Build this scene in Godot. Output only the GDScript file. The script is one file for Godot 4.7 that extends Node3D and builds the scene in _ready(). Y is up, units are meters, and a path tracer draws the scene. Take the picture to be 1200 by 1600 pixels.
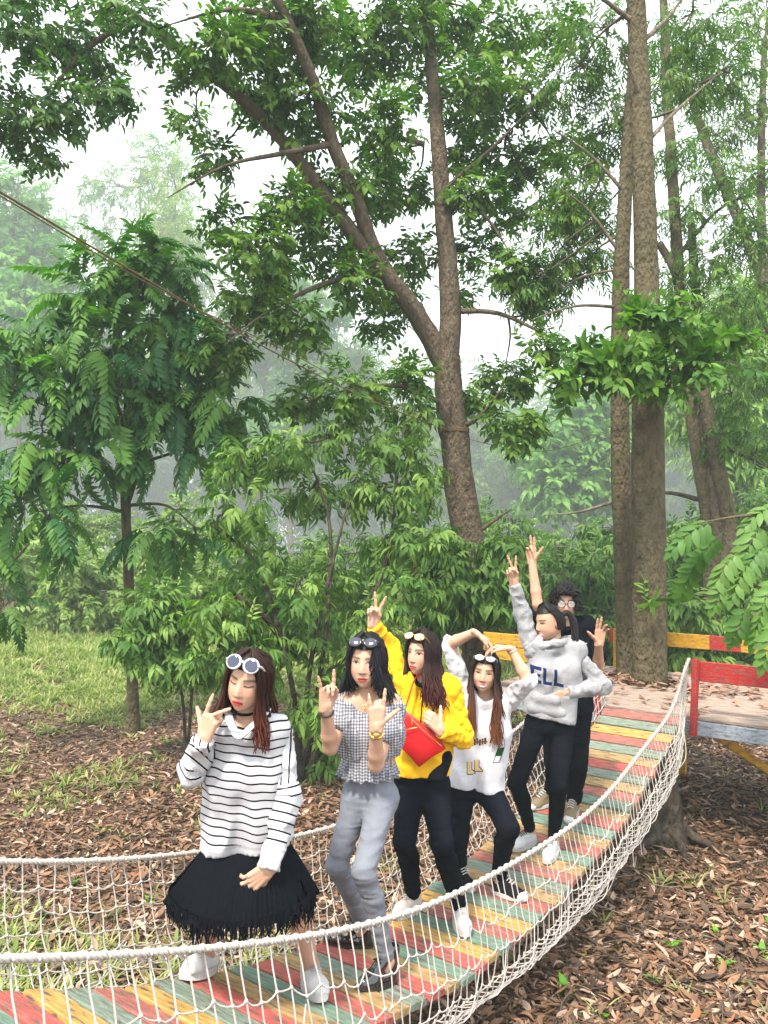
extends Node3D

# ---------- mesh builder: one Builder makes one mesh ----------
class Builder:
	var v := PackedVector3Array()
	var n := PackedVector3Array()
	var uv := PackedVector2Array()
	var c := PackedColorArray()
	var i := PackedInt32Array()
	var col := Color.WHITE

	func vert(p: Vector3, nn: Vector3, t := Vector2.ZERO) -> int:
		v.append(p); n.append(nn); uv.append(t); c.append(col)
		return v.size() - 1

	# corners counter-clockwise seen from outside
	func quad(a: Vector3, b: Vector3, d: Vector3, e: Vector3, w := 1.0, h := 1.0) -> void:
		var nn := (b - a).cross(e - a).normalized()
		var k := vert(a, nn, Vector2(0, 0))
		vert(b, nn, Vector2(w, 0)); vert(d, nn, Vector2(w, h)); vert(e, nn, Vector2(0, h))
		i.append_array(PackedInt32Array([k, k + 2, k + 1, k, k + 3, k + 2]))

	func tri(a: Vector3, b: Vector3, d: Vector3) -> void:
		var nn := (b - a).cross(d - a).normalized()
		var k := vert(a, nn)
		vert(b, nn); vert(d, nn)
		i.append_array(PackedInt32Array([k, k + 2, k + 1]))

	# box with chamfered long edges
	func box(x: Transform3D, s: Vector3, ch := 0.006) -> void:
		var h := s * 0.5
		ch = minf(ch, minf(h.y, h.z) * 0.6)
		var pr: Array[Vector2] = [Vector2(-h.y + ch, h.z), Vector2(h.y - ch, h.z), Vector2(h.y, h.z - ch), Vector2(h.y, -h.z + ch),
			Vector2(h.y - ch, -h.z), Vector2(-h.y + ch, -h.z), Vector2(-h.y, -h.z + ch), Vector2(-h.y, h.z - ch)]
		for k in 8:
			var p := pr[k]
			var q := pr[(k + 1) % 8]
			quad(x * Vector3(-h.x, p.x, p.y), x * Vector3(h.x, p.x, p.y), x * Vector3(h.x, q.x, q.y), x * Vector3(-h.x, q.x, q.y), s.x, 0.1)
		for e in [-1, 1]:
			for k in range(1, 7):
				var a: Vector3 = x * Vector3(e * h.x, pr[0].x, pr[0].y)
				var b: Vector3 = x * Vector3(e * h.x, pr[k].x, pr[k].y)
				var d: Vector3 = x * Vector3(e * h.x, pr[k + 1].x, pr[k + 1].y)
				if e > 0: tri(a, d, b)
				else: tri(a, b, d)

	func tube(pts: PackedVector3Array, rad: PackedFloat32Array, sides := 6, cap := true, squash := 1.0, vscale := 1.0, up := Vector3.ZERO) -> void:
		var m := pts.size()
		if m < 2: return
		var t0 := (pts[1] - pts[0]).normalized()
		var u := up if up != Vector3.ZERO else (Vector3.UP if absf(t0.y) < 0.9 else Vector3.RIGHT)
		u = (u - t0 * u.dot(t0)).normalized()
		var base := v.size()
		var run := 0.0
		for j in m:
			var t: Vector3
			if j == 0: t = t0
			elif j == m - 1: t = (pts[j] - pts[j - 1]).normalized()
			else: t = (pts[j + 1] - pts[j - 1]).normalized()
			u = (u - t * u.dot(t)).normalized()
			var w := t.cross(u)
			if j > 0: run += pts[j].distance_to(pts[j - 1])
			var r: float = rad[j] if j < rad.size() else rad[rad.size() - 1]
			for k in sides + 1:
				var a := TAU * k / sides
				var dir := u * (cos(a) * squash) + w * sin(a)
				vert(pts[j] + dir * r, (u * cos(a) + w * sin(a) * squash).normalized(), Vector2(float(k) / sides, run * vscale))
		for j in m - 1:
			for k in sides:
				var a := base + j * (sides + 1) + k
				var b := a + sides + 1
				i.append_array(PackedInt32Array([a, b, b + 1, a, b + 1, a + 1]))
		if cap:
			for e in 2:
				var j := 0 if e == 0 else m - 1
				var nn := -t0 if e == 0 else (pts[m - 1] - pts[m - 2]).normalized()
				var k0 := vert(pts[j], nn)
				for k in sides + 1:
					vert(v[base + j * (sides + 1) + k], nn)
				for k in sides:
					if e == 0: i.append_array(PackedInt32Array([k0, k0 + 1 + k, k0 + 2 + k]))
					else: i.append_array(PackedInt32Array([k0, k0 + 2 + k, k0 + 1 + k]))

	func ball(ctr: Vector3, r: Vector3, b := Basis.IDENTITY, la := 8, lo := 12) -> void:
		var base := v.size()
		for j in la + 1:
			var th := PI * j / la
			for k in lo + 1:
				var ph := TAU * k / lo
				var d := Vector3(sin(th) * sin(ph), cos(th), sin(th) * cos(ph))
				vert(ctr + b * (d * r), (b * (d / r)).normalized(), Vector2(float(k) / lo, float(j) / la))
		for j in la:
			for k in lo:
				var a := base + j * (lo + 1) + k
				var d := a + lo + 1
				i.append_array(PackedInt32Array([a, d + 1, d, a, a + 1, d + 1]))

	func add(o: Builder) -> void:
		var base := v.size()
		v.append_array(o.v); n.append_array(o.n); uv.append_array(o.uv); c.append_array(o.c)
		for k in o.i: i.append(base + k)

	func add_at(o: Builder, x: Transform3D) -> void:
		var base := v.size()
		for p in o.v: v.append(x * p)
		var bs := x.basis.orthonormalized()
		for p in o.n: n.append(bs * p)
		uv.append_array(o.uv); c.append_array(o.c)
		for k in o.i: i.append(base + k)

	func mesh() -> ArrayMesh:
		var a := []
		a.resize(Mesh.ARRAY_MAX)
		a[Mesh.ARRAY_VERTEX] = v; a[Mesh.ARRAY_NORMAL] = n; a[Mesh.ARRAY_TEX_UV] = uv; a[Mesh.ARRAY_COLOR] = c; a[Mesh.ARRAY_INDEX] = i
		var m := ArrayMesh.new()
		m.add_surface_from_arrays(Mesh.PRIMITIVE_TRIANGLES, a)
		return m

# ---------- blended capsules meshed as surface nets ----------
class Field:
	var o: Vector3
	var h: float
	var nx: int
	var ny: int
	var nz: int
	var f := PackedFloat32Array()

	func start(bones: Array, cell: float, pad: float) -> void:
		h = cell
		var lo := Vector3.INF
		var hi := -Vector3.INF
		for b in bones:
			for e in 2:
				var p: Vector3 = b[e]
				var r: float = b[2 + e] + pad
				lo = lo.min(p - Vector3.ONE * r)
				hi = hi.max(p + Vector3.ONE * r)
		o = lo - Vector3.ONE * h * 2.0
		var s := (hi - o) / h
		nx = int(s.x) + 4; ny = int(s.y) + 4; nz = int(s.z) + 4
		f.resize(nx * ny * nz)
		f.fill(9.0)

	func bone(a: Vector3, b: Vector3, ra: float, rb: float, k: float, neg := false) -> void:
		var rm := maxf(ra, rb) + k + h * 2.0
		var lo := (a.min(b) - Vector3.ONE * rm - o) / h
		var hi := (a.max(b) + Vector3.ONE * rm - o) / h
		var x0 := maxi(0, int(lo.x)); var x1 := mini(nx - 1, int(hi.x) + 1)
		var y0 := maxi(0, int(lo.y)); var y1 := mini(ny - 1, int(hi.y) + 1)
		var z0 := maxi(0, int(lo.z)); var z1 := mini(nz - 1, int(hi.z) + 1)
		var ab := b - a
		var il := 1.0 / maxf(ab.length_squared(), 1e-9)
		var dr := rb - ra
		var ik := 0.25 / k
		for z in range(z0, z1 + 1):
			for y in range(y0, y1 + 1):
				var q := (z * ny + y) * nx
				var pa := o + Vector3(x0, y, z) * h - a
				for x in range(x0, x1 + 1):
					var t := clampf(pa.dot(ab) * il, 0.0, 1.0)
					var d := (pa - ab * t).length() - ra - dr * t
					pa.x += h
					var g := f[q + x]
					if neg:
						if -d > g: f[q + x] = -d
					else:
						var e := k - absf(d - g)
						if d < g: g = d
						if e > 0.0: g -= e * e * ik
						f[q + x] = g

	func cut(p: Vector3, nn: Vector3) -> void:
		for z in nz:
			for y in ny:
				var q := (z * ny + y) * nx
				var d := (o + Vector3(0, y, z) * h - p).dot(nn)
				var dx := nn.x * h
				for x in nx:
					if d > f[q + x] and f[q + x] < 1.0: f[q + x] = d
					d += dx

	func wrinkle(noise: FastNoiseLite, amp: float, sc: Vector3) -> void:
		var lim := h * 2.5 + amp
		for z in nz:
			for y in ny:
				var q := (z * ny + y) * nx
				for x in nx:
					if absf(f[q + x]) < lim:
						var p := (o + Vector3(x, y, z) * h) * sc
						f[q + x] += amp * (absf(noise.get_noise_3d(p.x, p.y, p.z)) * 2.2 - 0.45)

	func build(out: Builder) -> void:
		var vid := PackedInt32Array()
		vid.resize(nx * ny * nz)
		vid.fill(-1)
		var sy := nx
		var sz := nx * ny
		var lim := h * 3.0
		var ca := PackedInt32Array([0, 2, 4, 6, 0, 1, 4, 5, 0, 1, 2, 3])
		var cb := PackedInt32Array([1, 3, 5, 7, 2, 3, 6, 7, 4, 5, 6, 7])
		var g := PackedFloat32Array()
		g.resize(8)
		for z in nz - 1:
			for y in ny - 1:
				var q := z * sz + y * sy
				for x in nx - 1:
					var p := q + x
					var f0 := f[p]
					if f0 > lim or f0 < -lim: continue
					g[0] = f0; g[1] = f[p + 1]; g[2] = f[p + sy]; g[3] = f[p + sy + 1]
					g[4] = f[p + sz]; g[5] = f[p + sz + 1]; g[6] = f[p + sz + sy]; g[7] = f[p + sz + sy + 1]
					var cnt := 0
					for k in 8:
						if g[k] < 0.0: cnt += 1
					if cnt == 0 or cnt == 8: continue
					var s := Vector3.ZERO
					var m := 0
					for k in 12:
						var a := ca[k]
						var b := cb[k]
						var fa := g[a]
						var fb := g[b]
						if (fa < 0.0) != (fb < 0.0):
							var t := fa / (fa - fb)
							s += Vector3(a & 1, (a >> 1) & 1, a >> 2) * (1.0 - t) + Vector3(b & 1, (b >> 1) & 1, b >> 2) * t
							m += 1
					s /= m
					for k in 8: g[k] = clampf(g[k], -lim, lim)
					var nn := Vector3(g[1] + g[3] + g[5] + g[7] - g[0] - g[2] - g[4] - g[6],
						g[2] + g[3] + g[6] + g[7] - g[0] - g[1] - g[4] - g[5], g[4] + g[5] + g[6] + g[7] - g[0] - g[1] - g[2] - g[3])
					vid[p] = out.vert(o + (Vector3(x, y, z) + s) * h, nn.normalized())
		for z in range(1, nz - 1):
			for y in range(1, ny - 1):
				for x in range(1, nx - 1):
					var p := z * sz + y * sy + x
					var f0 := f[p]
					if f0 > lim or f0 < -lim: continue
					var ins := f0 < 0.0
					if ins != (f[p + 1] < 0.0): face(out, vid[p - sy - sz], vid[p - sz], vid[p], vid[p - sy], ins)
					if ins != (f[p + sy] < 0.0): face(out, vid[p - sz - 1], vid[p - 1], vid[p], vid[p - sz], ins)
					if ins != (f[p + sz] < 0.0): face(out, vid[p - 1 - sy], vid[p - sy], vid[p], vid[p - 1], ins)

	func face(out: Builder, a: int, b: int, d: int, e: int, ins: bool) -> void:
		if a < 0 or b < 0 or d < 0 or e < 0: return
		if ins: out.i.append_array(PackedInt32Array([a, d, b, a, e, d]))
		else: out.i.append_array(PackedInt32Array([a, b, d, a, d, e]))

# bones: [a, b, ra, rb]; opt: k, cuts [[point, normal]], holes [bones], noise amp, scale
func blend(out: Builder, bones: Array, cell: float, opt := {}) -> void:
	var fl := Field.new()
	var k: float = opt.get("k", 0.03)
	fl.start(bones, cell, k * 0.5 + 0.01)
	for b in bones: fl.bone(b[0], b[1], b[2], b[3], b[4] if b.size() > 4 else k)
	if opt.has("amp"): fl.wrinkle(fold_noise, opt.amp, opt.get("scale", Vector3(1, 1, 1)))
	for b in opt.get("holes", []): fl.bone(b[0], b[1], b[2], b[3], 0.001, true)
	for q in opt.get("cuts", []): fl.cut(q[0], q[1])
	fl.build(out)

# ---------- naming and tree of objects ----------
var taken := {}
var rng := RandomNumberGenerator.new()
var fold_noise := FastNoiseLite.new()
var soft_noise := FastNoiseLite.new()
var mats := {}

func numbered(called: String) -> String:
	var k: int = taken.get(called, 0)
	taken[called] = k + 1
	return called if k == 0 else "%s_%03d" % [called, k]

func tag(o: Node, label: String, category: String, group := "", kind := "") -> void:
	if label: o.set_meta("label", label)
	if category: o.set_meta("category", category)
	if group: o.set_meta("group", group)
	if kind: o.set_meta("kind", kind)

func thing(called: String, label: String, category: String, at := Vector3.ZERO, group := "", kind := "") -> Node3D:
	var o := Node3D.new()
	o.name = numbered(called)
	add_child(o)
	o.position = at
	tag(o, label, category, group, kind)
	return o

func part(called: String, b, material: Material, parent: Node, x := Transform3D.IDENTITY) -> MeshInstance3D:
	var o := MeshInstance3D.new()
	o.name = called if parent != self else numbered(called)
	o.mesh = b.mesh() if b is Builder else b
	o.material_override = material
	o.transform = x
	parent.add_child(o, true)
	return o

func scatter(called: String, mesh: Mesh, material: Material, xs: Array, cs: Array, parent: Node) -> MultiMeshInstance3D:
	var mm := MultiMesh.new()
	mm.transform_format = MultiMesh.TRANSFORM_3D
	mm.use_colors = true
	mm.mesh = mesh
	mm.instance_count = xs.size()
	for k in xs.size():
		mm.set_instance_transform(k, xs[k])
		mm.set_instance_color(k, cs[k])
	var o := MultiMeshInstance3D.new()
	o.name = called if parent != self else numbered(called)
	o.multimesh = mm
	o.material_override = material
	parent.add_child(o, true)
	o.set_meta("kind", "stuff")
	return o

func lin(r: float, g: float, b: float) -> Color:
	return Color(r, g, b).linear_to_srgb()

func noise_tex(seed_: int, freq: float, ramp: Array, size := 512, normal := false, bump := 4.0, kind := FastNoiseLite.TYPE_SIMPLEX_SMOOTH, oct := 4, ridged := false) -> NoiseTexture2D:
	var fn := FastNoiseLite.new()
	fn.seed = seed_
	fn.frequency = freq
	fn.noise_type = kind
	fn.fractal_octaves = oct
	if ridged: fn.fractal_type = FastNoiseLite.FRACTAL_RIDGED
	var t := NoiseTexture2D.new()
	t.width = size; t.height = size
	t.seamless = true
	t.noise = fn
	if normal:
		t.as_normal_map = true
		t.bump_strength = bump
	elif ramp.size():
		var gr := Gradient.new()
		var off := PackedFloat32Array()
		var cl := PackedColorArray()
		for k in ramp.size():
			off.append(ramp[k][0]); cl.append(ramp[k][1])
		gr.offsets = off; gr.colors = cl
		t.color_ramp = gr
	return t

func plain(r: float, g: float, b: float, rough := 0.8, spec := 0.5) -> StandardMaterial3D:
	var m := StandardMaterial3D.new()
	m.albedo_color = lin(r, g, b)
	m.roughness = rough
	m.metallic_specular = spec
	return m

func rnd(a: float, b: float) -> float:
	return rng.randf_range(a, b)

func rdir() -> Vector3:
	var z := rnd(-1, 1)
	var a := rnd(0, TAU)
	var r := sqrt(1.0 - z * z)
	return Vector3(r * cos(a), z, r * sin(a))

func path(pts: Array, steps := 4) -> PackedVector3Array:
	var out := PackedVector3Array()
	var m := pts.size()
	for j in m - 1:
		var a: Vector3 = pts[maxi(j - 1, 0)]
		var b: Vector3 = pts[j]
		var c: Vector3 = pts[j + 1]
		var d: Vector3 = pts[mini(j + 2, m - 1)]
		for k in steps: out.append(b.cubic_interpolate(c, a, d, float(k) / steps))
	out.append(pts[m - 1])
	return out

func radii(rs: Array, steps := 4) -> PackedFloat32Array:
	var out := PackedFloat32Array()
	for j in rs.size() - 1:
		for k in steps: out.append(lerpf(rs[j], rs[j + 1], float(k) / steps))
	out.append(rs[rs.size() - 1])
	return out

func aim(z: Vector3, y := Vector3.UP) -> Basis:
	z = z.normalized()
	var x := y.cross(z)
	if x.length() < 1e-4: x = Vector3.RIGHT.cross(z)
	x = x.normalized()
	return Basis(x, z.cross(x).normalized(), z)


# ---------- the bridge line ----------
const BRIDGE_END := Vector2(2.378, -6.99)
var along := Vector3(sin(deg_to_rad(36.0)), 0, -cos(deg_to_rad(36.0)))
var across := Vector3(cos(deg_to_rad(36.0)), 0, sin(deg_to_rad(36.0)))

func deck_y(s: float) -> float:
	var k := 0.06 if s < 3.05 else 0.088
	return 0.52 + k * (s - 3.05) * (s - 3.05)

func rope_y(s: float) -> float:
	var k := 0.058 if s < 3.05 else 0.070
	return 1.04 + k * (s - 3.05) * (s - 3.05)

func on_line(s: float, t: float, y: float) -> Vector3:
	return Vector3(BRIDGE_END.x, y, BRIDGE_END.y) - along * s + across * t

func ground_y(x: float, z: float) -> float:
	return 0.05 * soft_noise.get_noise_2d(x * 0.5, z * 0.5) + 0.02 * soft_noise.get_noise_2d(x * 2.0 + 40.0, z * 2.0)

func grass_at(x: float, z: float) -> float:
	# where the grass grows through the litter: the open clearing on the left and behind
	var n := soft_noise.get_noise_2d(x * 1.1 + 70.0, z * 1.1)
	var far := smoothstep(8.5, 15.5, -z - 0.15 * x) * 0.8
	var near_left := hump(x + 2.6, 1.5) * hump(z + 4.2, 1.5) * 0.75
	var bank := hump(x + 5.5, 2.0) * hump(z + 9.5, 2.8) * 0.4
	return clampf(maxf(maxf(far, near_left), bank) + n * 0.7 - 0.1, 0.0, 1.0)

func ground_materials() -> void:
	var soil := plain(1, 1, 1, 0.97, 0.2)
	soil.albedo_texture = noise_tex(41, 0.03, [[0.0, lin(0.045, 0.028, 0.018)], [0.45, lin(0.10, 0.062, 0.040)], [0.7, lin(0.16, 0.10, 0.066)], [1.0, lin(0.24, 0.16, 0.11)]], 1024, false, 4.0, FastNoiseLite.TYPE_CELLULAR, 3)
	soil.normal_enabled = true
	soil.normal_texture = noise_tex(42, 0.05, [], 512, true, 8.0)
	soil.uv1_triplanar = true
	soil.uv1_world_triplanar = true
	soil.uv1_scale = Vector3(0.45, 0.45, 0.45)
	mats.soil = soil
	var lf := plain(1, 1, 1, 0.62, 0.4)
	lf.vertex_color_use_as_albedo = true
	mats.dry = lf
	mats.leaf = leaf_material(0.45)
	mats.grass = leaf_material(0.6)

func leaf_material(rough: float) -> StandardMaterial3D:
	var m := StandardMaterial3D.new()
	m.vertex_color_use_as_albedo = true
	m.roughness = rough
	m.metallic_specular = 0.3
	m.backlight_enabled = true
	m.backlight = Color(0.72, 0.9, 0.26)
	m.cull_mode = BaseMaterial3D.CULL_DISABLED
	return m

# one leaf along +z from the origin, upper face +y
func leaf_shape(b: Builder, x: Transform3D, ln: float, wd: float, droop: float, fold: float, st := 4, curl := 0.0) -> void:
	var base := b.v.size()
	for k in st + 1:
		var t := float(k) / st
		var w := wd * 0.5 * pow(maxf(sin(PI * pow(t, 0.8)), 0.0), 0.75)
		var c := Vector3(curl * ln * sin(t * PI), -droop * ln * t * t, ln * t * (1.0 - 0.25 * droop * t))
		var up := Vector3(0, 1, 2.0 * droop * t).normalized()
		for s in [-1.0, 0.0, 1.0]:
			var q := c + Vector3(s * w, fold * w * absf(s), 0)
			b.vert(x * q, (x.basis * (up + Vector3(-s * fold * 0.8, 0, 0))).normalized())
	for k in st:
		for s in 2:
			var a := base + k * 3 + s
			b.i.append_array(PackedInt32Array([a, a + 1, a + 4, a, a + 4, a + 3]))

func make_ground() -> void:
	# soil sheet: fine near the camera, reaching far beyond the trees
	var b := Builder.new()
	var xs := PackedFloat32Array()
	var zs := PackedFloat32Array()
	for k in 61: xs.append(sinh((k - 30) / 30.0 * 3.6) * 5.2)
	for k in 61: zs.append(-sinh(k / 60.0 * 4.2) * 3.4 + 6.0)
	for z in zs:
		for x in xs:
			b.vert(Vector3(x, ground_y(x, z) + 0.012 * maxf(0.0, -z - 45.0), z), Vector3.UP, Vector2(x, z))
	for r in 60:
		for k in 60:
			var a := r * 61 + k
			b.i.append_array(PackedInt32Array([a, a + 62, a + 1, a, a + 61, a + 62]))
	var g := part("ground", b, mats.soil, self)
	tag(g, "brown soil floor of the clearing under fallen leaves", "ground", "", "structure")
	# fallen leaves
	rng.seed = 101
	var lit := thing("leaf_litter", "dry brown fallen leaves covering the forest floor", "leaves", Vector3.ZERO, "", "stuff")
	for vr in 5:
		b = Builder.new()
		leaf_shape(b, Transform3D.IDENTITY, [0.15, 0.13, 0.17, 0.11, 0.14][vr], [0.042, 0.05, 0.036, 0.046, 0.03][vr], [0.05, -0.25, 0.15, -0.35, 0.3][vr], [0.35, 0.5, 0.7, 0.25, 0.9][vr], 5, [0.1, -0.15, 0.2, 0.0, -0.25][vr])
		var tx := []
		var cs := []
		var want := 24000
		for k in want * 3:
			if tx.size() >= want: break
			var z := -2.2 - 15.0 * pow(rng.randf(), 1.35)
			var x := rnd(-1.0, 1.0) * (1.2 + absf(z) * 0.62)
			if rng.randf() < grass_at(x, z) * 0.8: continue
			var lay := rng.randf()
			var y := ground_y(x, z) + 0.006 + 0.035 * lay
			var bs := Basis(Vector3.UP, rnd(0, TAU)) * Basis(Vector3.RIGHT, rnd(-0.3, 0.3)) * Basis(Vector3.BACK, rnd(-0.45, 0.45) + (PI if rng.randf() < 0.4 else 0.0))
			tx.append(Transform3D(bs.scaled(Vector3.ONE * lerpf(0.32, 0.88, pow(rng.randf(), 1.3))), Vector3(x, y, z)))
			var q := rng.randf()
			var c := Color(0.095, 0.049, 0.027).lerp(Color(0.235, 0.130, 0.072), rng.randf())
			if q < 0.15: c = Color(0.28, 0.185, 0.13).lerp(Color(0.40, 0.285, 0.215), rng.randf())
			elif q < 0.45: c = Color(0.055, 0.035, 0.022)
			elif q < 0.46: c = Color(0.24, 0.085, 0.035)
			cs.append(c)
		scatter("leaves", b.mesh(), mats.dry, tx, cs, lit)
	# dead twigs lying in the litter
	b = Builder.new()
	b.tube(PackedVector3Array([Vector3(0, 0.004, -0.12), Vector3(0.012, 0.008, 0), Vector3(-0.008, 0.005, 0.13)]), PackedFloat32Array([0.004, 0.0035, 0.0018]), 5)
	b.tube(PackedVector3Array([Vector3(0.012, 0.008, 0), Vector3(0.05, 0.012, 0.06)]), PackedFloat32Array([0.0028, 0.0014]), 4)
	var ttx := []
	var tcs := []
	for k in 1500:
		var z := -2.2 - 13.0 * pow(rng.randf(), 1.3)
		var x := rnd(-1.0, 1.0) * (1.2 + absf(z) * 0.62)
		ttx.append(Transform3D((Basis(Vector3.UP, rnd(0, TAU)) * Basis(Vector3.RIGHT, rnd(-0.15, 0.15))).scaled(Vector3.ONE * rnd(0.5, 1.5)), Vector3(x, ground_y(x, z) + 0.035, z)))
		tcs.append(Color(0.09, 0.06, 0.042).lerp(Color(0.22, 0.17, 0.13), rng.randf()))
	scatter("twigs", b.mesh(), mats.dry, ttx, tcs, lit)
	# grass: tufts of bent blades
	var gr := thing("grass", "short green grass and weeds growing in the clearing", "grass", Vector3.ZERO, "", "stuff")
	for vr in 3:
		b = Builder.new()
		rng.seed = 120 + vr
		for k in 9:
			var a := rnd(0, TAU)
			var l := rnd(0.06, 0.15)
			var q := Basis(Vector3.UP, a) * Basis(Vector3.RIGHT, rnd(-1.35, -0.75))
			leaf_shape(b, Transform3D(q, Vector3(cos(a), 0, sin(a)) * rnd(0, 0.03)), l, 0.009 if vr < 2 else 0.024, rnd(0.2, 0.7), 0.3, 3)
		var tx := []
		var cs := []
		rng.seed = 130 + vr
		for k in 60000:
			if tx.size() >= 16000: break
			var z := -2.4 - 24.0 * pow(rng.randf(), 0.9)
			var x := rnd(-1.0, 1.0) * (1.2 + absf(z) * 0.62)
			var ga := grass_at(x, z)
			if rng.randf() > ga * ga + 0.004: continue
			tx.append(Transform3D(Basis(Vector3.UP, rnd(0, TAU)).scaled(Vector3.ONE * rnd(0.6, 1.4) * lerpf(1.0, 1.9, smoothstep(8, 20, -z))), Vector3(x, ground_y(x, z), z)))
			cs.append(Color(0.12, 0.20, 0.04).lerp(Color(0.42, 0.41, 0.18), rng.randf()))
		scatter("tufts", b.mesh(), mats.grass, tx, cs, gr)

func paint(r: float, g: float, b: float, seed_: int, sc := 2.0) -> StandardMaterial3D:
	var m := plain(1, 1, 1, 0.72, 0.4)
	m.albedo_texture = noise_tex(seed_, 0.016, [[0.0, lin(0.075, 0.055, 0.042)], [0.27, lin(0.13, 0.10, 0.08)], [0.31, lin(r * 0.7 + 0.02, g * 0.7 + 0.02, b * 0.7 + 0.015)], [0.45, lin(r * 0.9, g * 0.9, b * 0.9)], [0.6, lin(r, g, b)], [0.82, lin(r * 1.1 + 0.03, g * 1.1 + 0.03, b * 1.1 + 0.03)], [1.0, lin(r * 0.7 + 0.1, g * 0.7 + 0.085, b * 0.7 + 0.07)]], 512)
	m.normal_enabled = true
	m.normal_texture = mats.grain_n
	m.normal_scale = 0.5
	m.uv1_triplanar = true
	m.uv1_scale = Vector3(sc * 0.5, sc * 2.0, sc * 2.0)
	return m

func make_bridge() -> void:
	mats.grain_n = noise_tex(60, 0.04, [], 512, true, 6.0)
	var reds := [paint(0.34, 0.075, 0.06, 61), paint(0.27, 0.088, 0.068, 62)]
	var yels := [paint(0.37, 0.215, 0.055, 63), paint(0.29, 0.185, 0.075, 64)]
	var grns := [paint(0.115, 0.18, 0.135, 65), paint(0.145, 0.185, 0.145, 66)]
	mats.red_paint = paint(0.31, 0.010, 0.009, 67)
	mats.yellow_paint = paint(0.44, 0.23, 0.010, 68)
	mats.rope = plain(0.43, 0.395, 0.36, 0.9, 0.2)
	mats.rope.normal_enabled = true
	mats.rope.normal_texture = mats.weave_n
	mats.rope.uv1_triplanar = true
	mats.rope.uv1_scale = Vector3(12, 12, 12)
	mats.steel = plain(0.10, 0.09, 0.085, 0.5)
	rng.seed = 200
	var br := thing("rope_bridge", "rope bridge with painted planks and white netting leading to the platform", "bridge", on_line(3.05, 0, 0.52))
	var inv := -br.position
	# planks: one mesh each from four shared shapes
	var shapes := []
	for k in 4:
		var pb := Builder.new()
		pb.box(Transform3D.IDENTITY, Vector3(0.70, 0.028, 0.122), 0.004)
		for q in [-0.29, 0.29]:
			for w in [-0.03, 0.03]: pb.ball(Vector3(q + rnd(-0.01, 0.01), 0.0142, w + rnd(-0.008, 0.008)), Vector3(0.006, 0.002, 0.006), Basis.IDENTITY, 4, 6)
		shapes.append(pb.mesh())
	var n := 0
	var s := 0.10
	while s < 6.75:
		var y := deck_y(s) - 0.014
		var d := on_line(s - 0.05, 0, deck_y(s - 0.05)) - on_line(s + 0.05, 0, deck_y(s + 0.05))
		var z := -d.normalized()
		var x := across
		var xf := Transform3D(Basis(x, z.cross(x), z) * Basis(Vector3.UP, rnd(-0.012, 0.012)) * Basis(Vector3.BACK, rnd(-0.012, 0.012)), on_line(s, rnd(-0.012, 0.012), y + rnd(-0.003, 0.003)) + inv)
		var set_: Array = [reds, grns, yels][n % 3]
		part("plank", shapes[rng.randi() % 4], set_[rng.randi() % 2], br, xf)
		s += 0.134
		n += 1
	# two carrying cables under the planks
	for t in [-0.27, 0.27]:
		var pts := PackedVector3Array()
		for k in 41: pts.append(on_line(k * 0.17, t, deck_y(k * 0.17) - 0.045) + inv)
		var cb := Builder.new()
		cb.tube(pts, PackedFloat32Array([0.012]), 6)
		part("carrying_cable", cb, mats.steel, br)
	# hand ropes: three twisted strands each
	for side in [-1.0, 1.0]:
		var rb := Builder.new()
		for st in 3:
			var pts := PackedVector3Array()
			for k in 901:
				var q := 6.8 * k / 900.0
				var c := on_line(q, side * rope_t(q), rope_y(q)) + inv
				var a := TAU * (q / 0.055 + st / 3.0)
				pts.append(c + (across * cos(a) + Vector3.UP * sin(a)) * 0.0052)
			rb.tube(pts, PackedFloat32Array([0.006]), 5, true)
		part("hand_rope", rb, mats.rope, br)
	for side in [-1.0, 1.0]: part("side_net", net(side, inv), mats.rope, br)

func rope_t(s: float) -> float:
	return lerpf(0.40, 0.50, smoothstep(0.0, 1.2, s)) + 0.012 * sin(s * 3.0)

# a point of the net: u runs along the bridge, v from the hand rope (0) to the plank edge (1)
func net_at(s: float, v: float, side: float) -> Vector3:
	var top := Vector2(rope_t(s), rope_y(s))
	var bot := Vector2(0.36, deck_y(s) - 0.05)
	var slack := (0.125 if side > 0 else 0.03) * smoothstep(0.0, 1.0, s)
	var p := top.lerp(bot, v) + Vector2(sin(v * PI) * slack, -sin(v * PI * 0.9) * slack * 1.3)
	return on_line(s, side * p.x, p.y)

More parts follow.
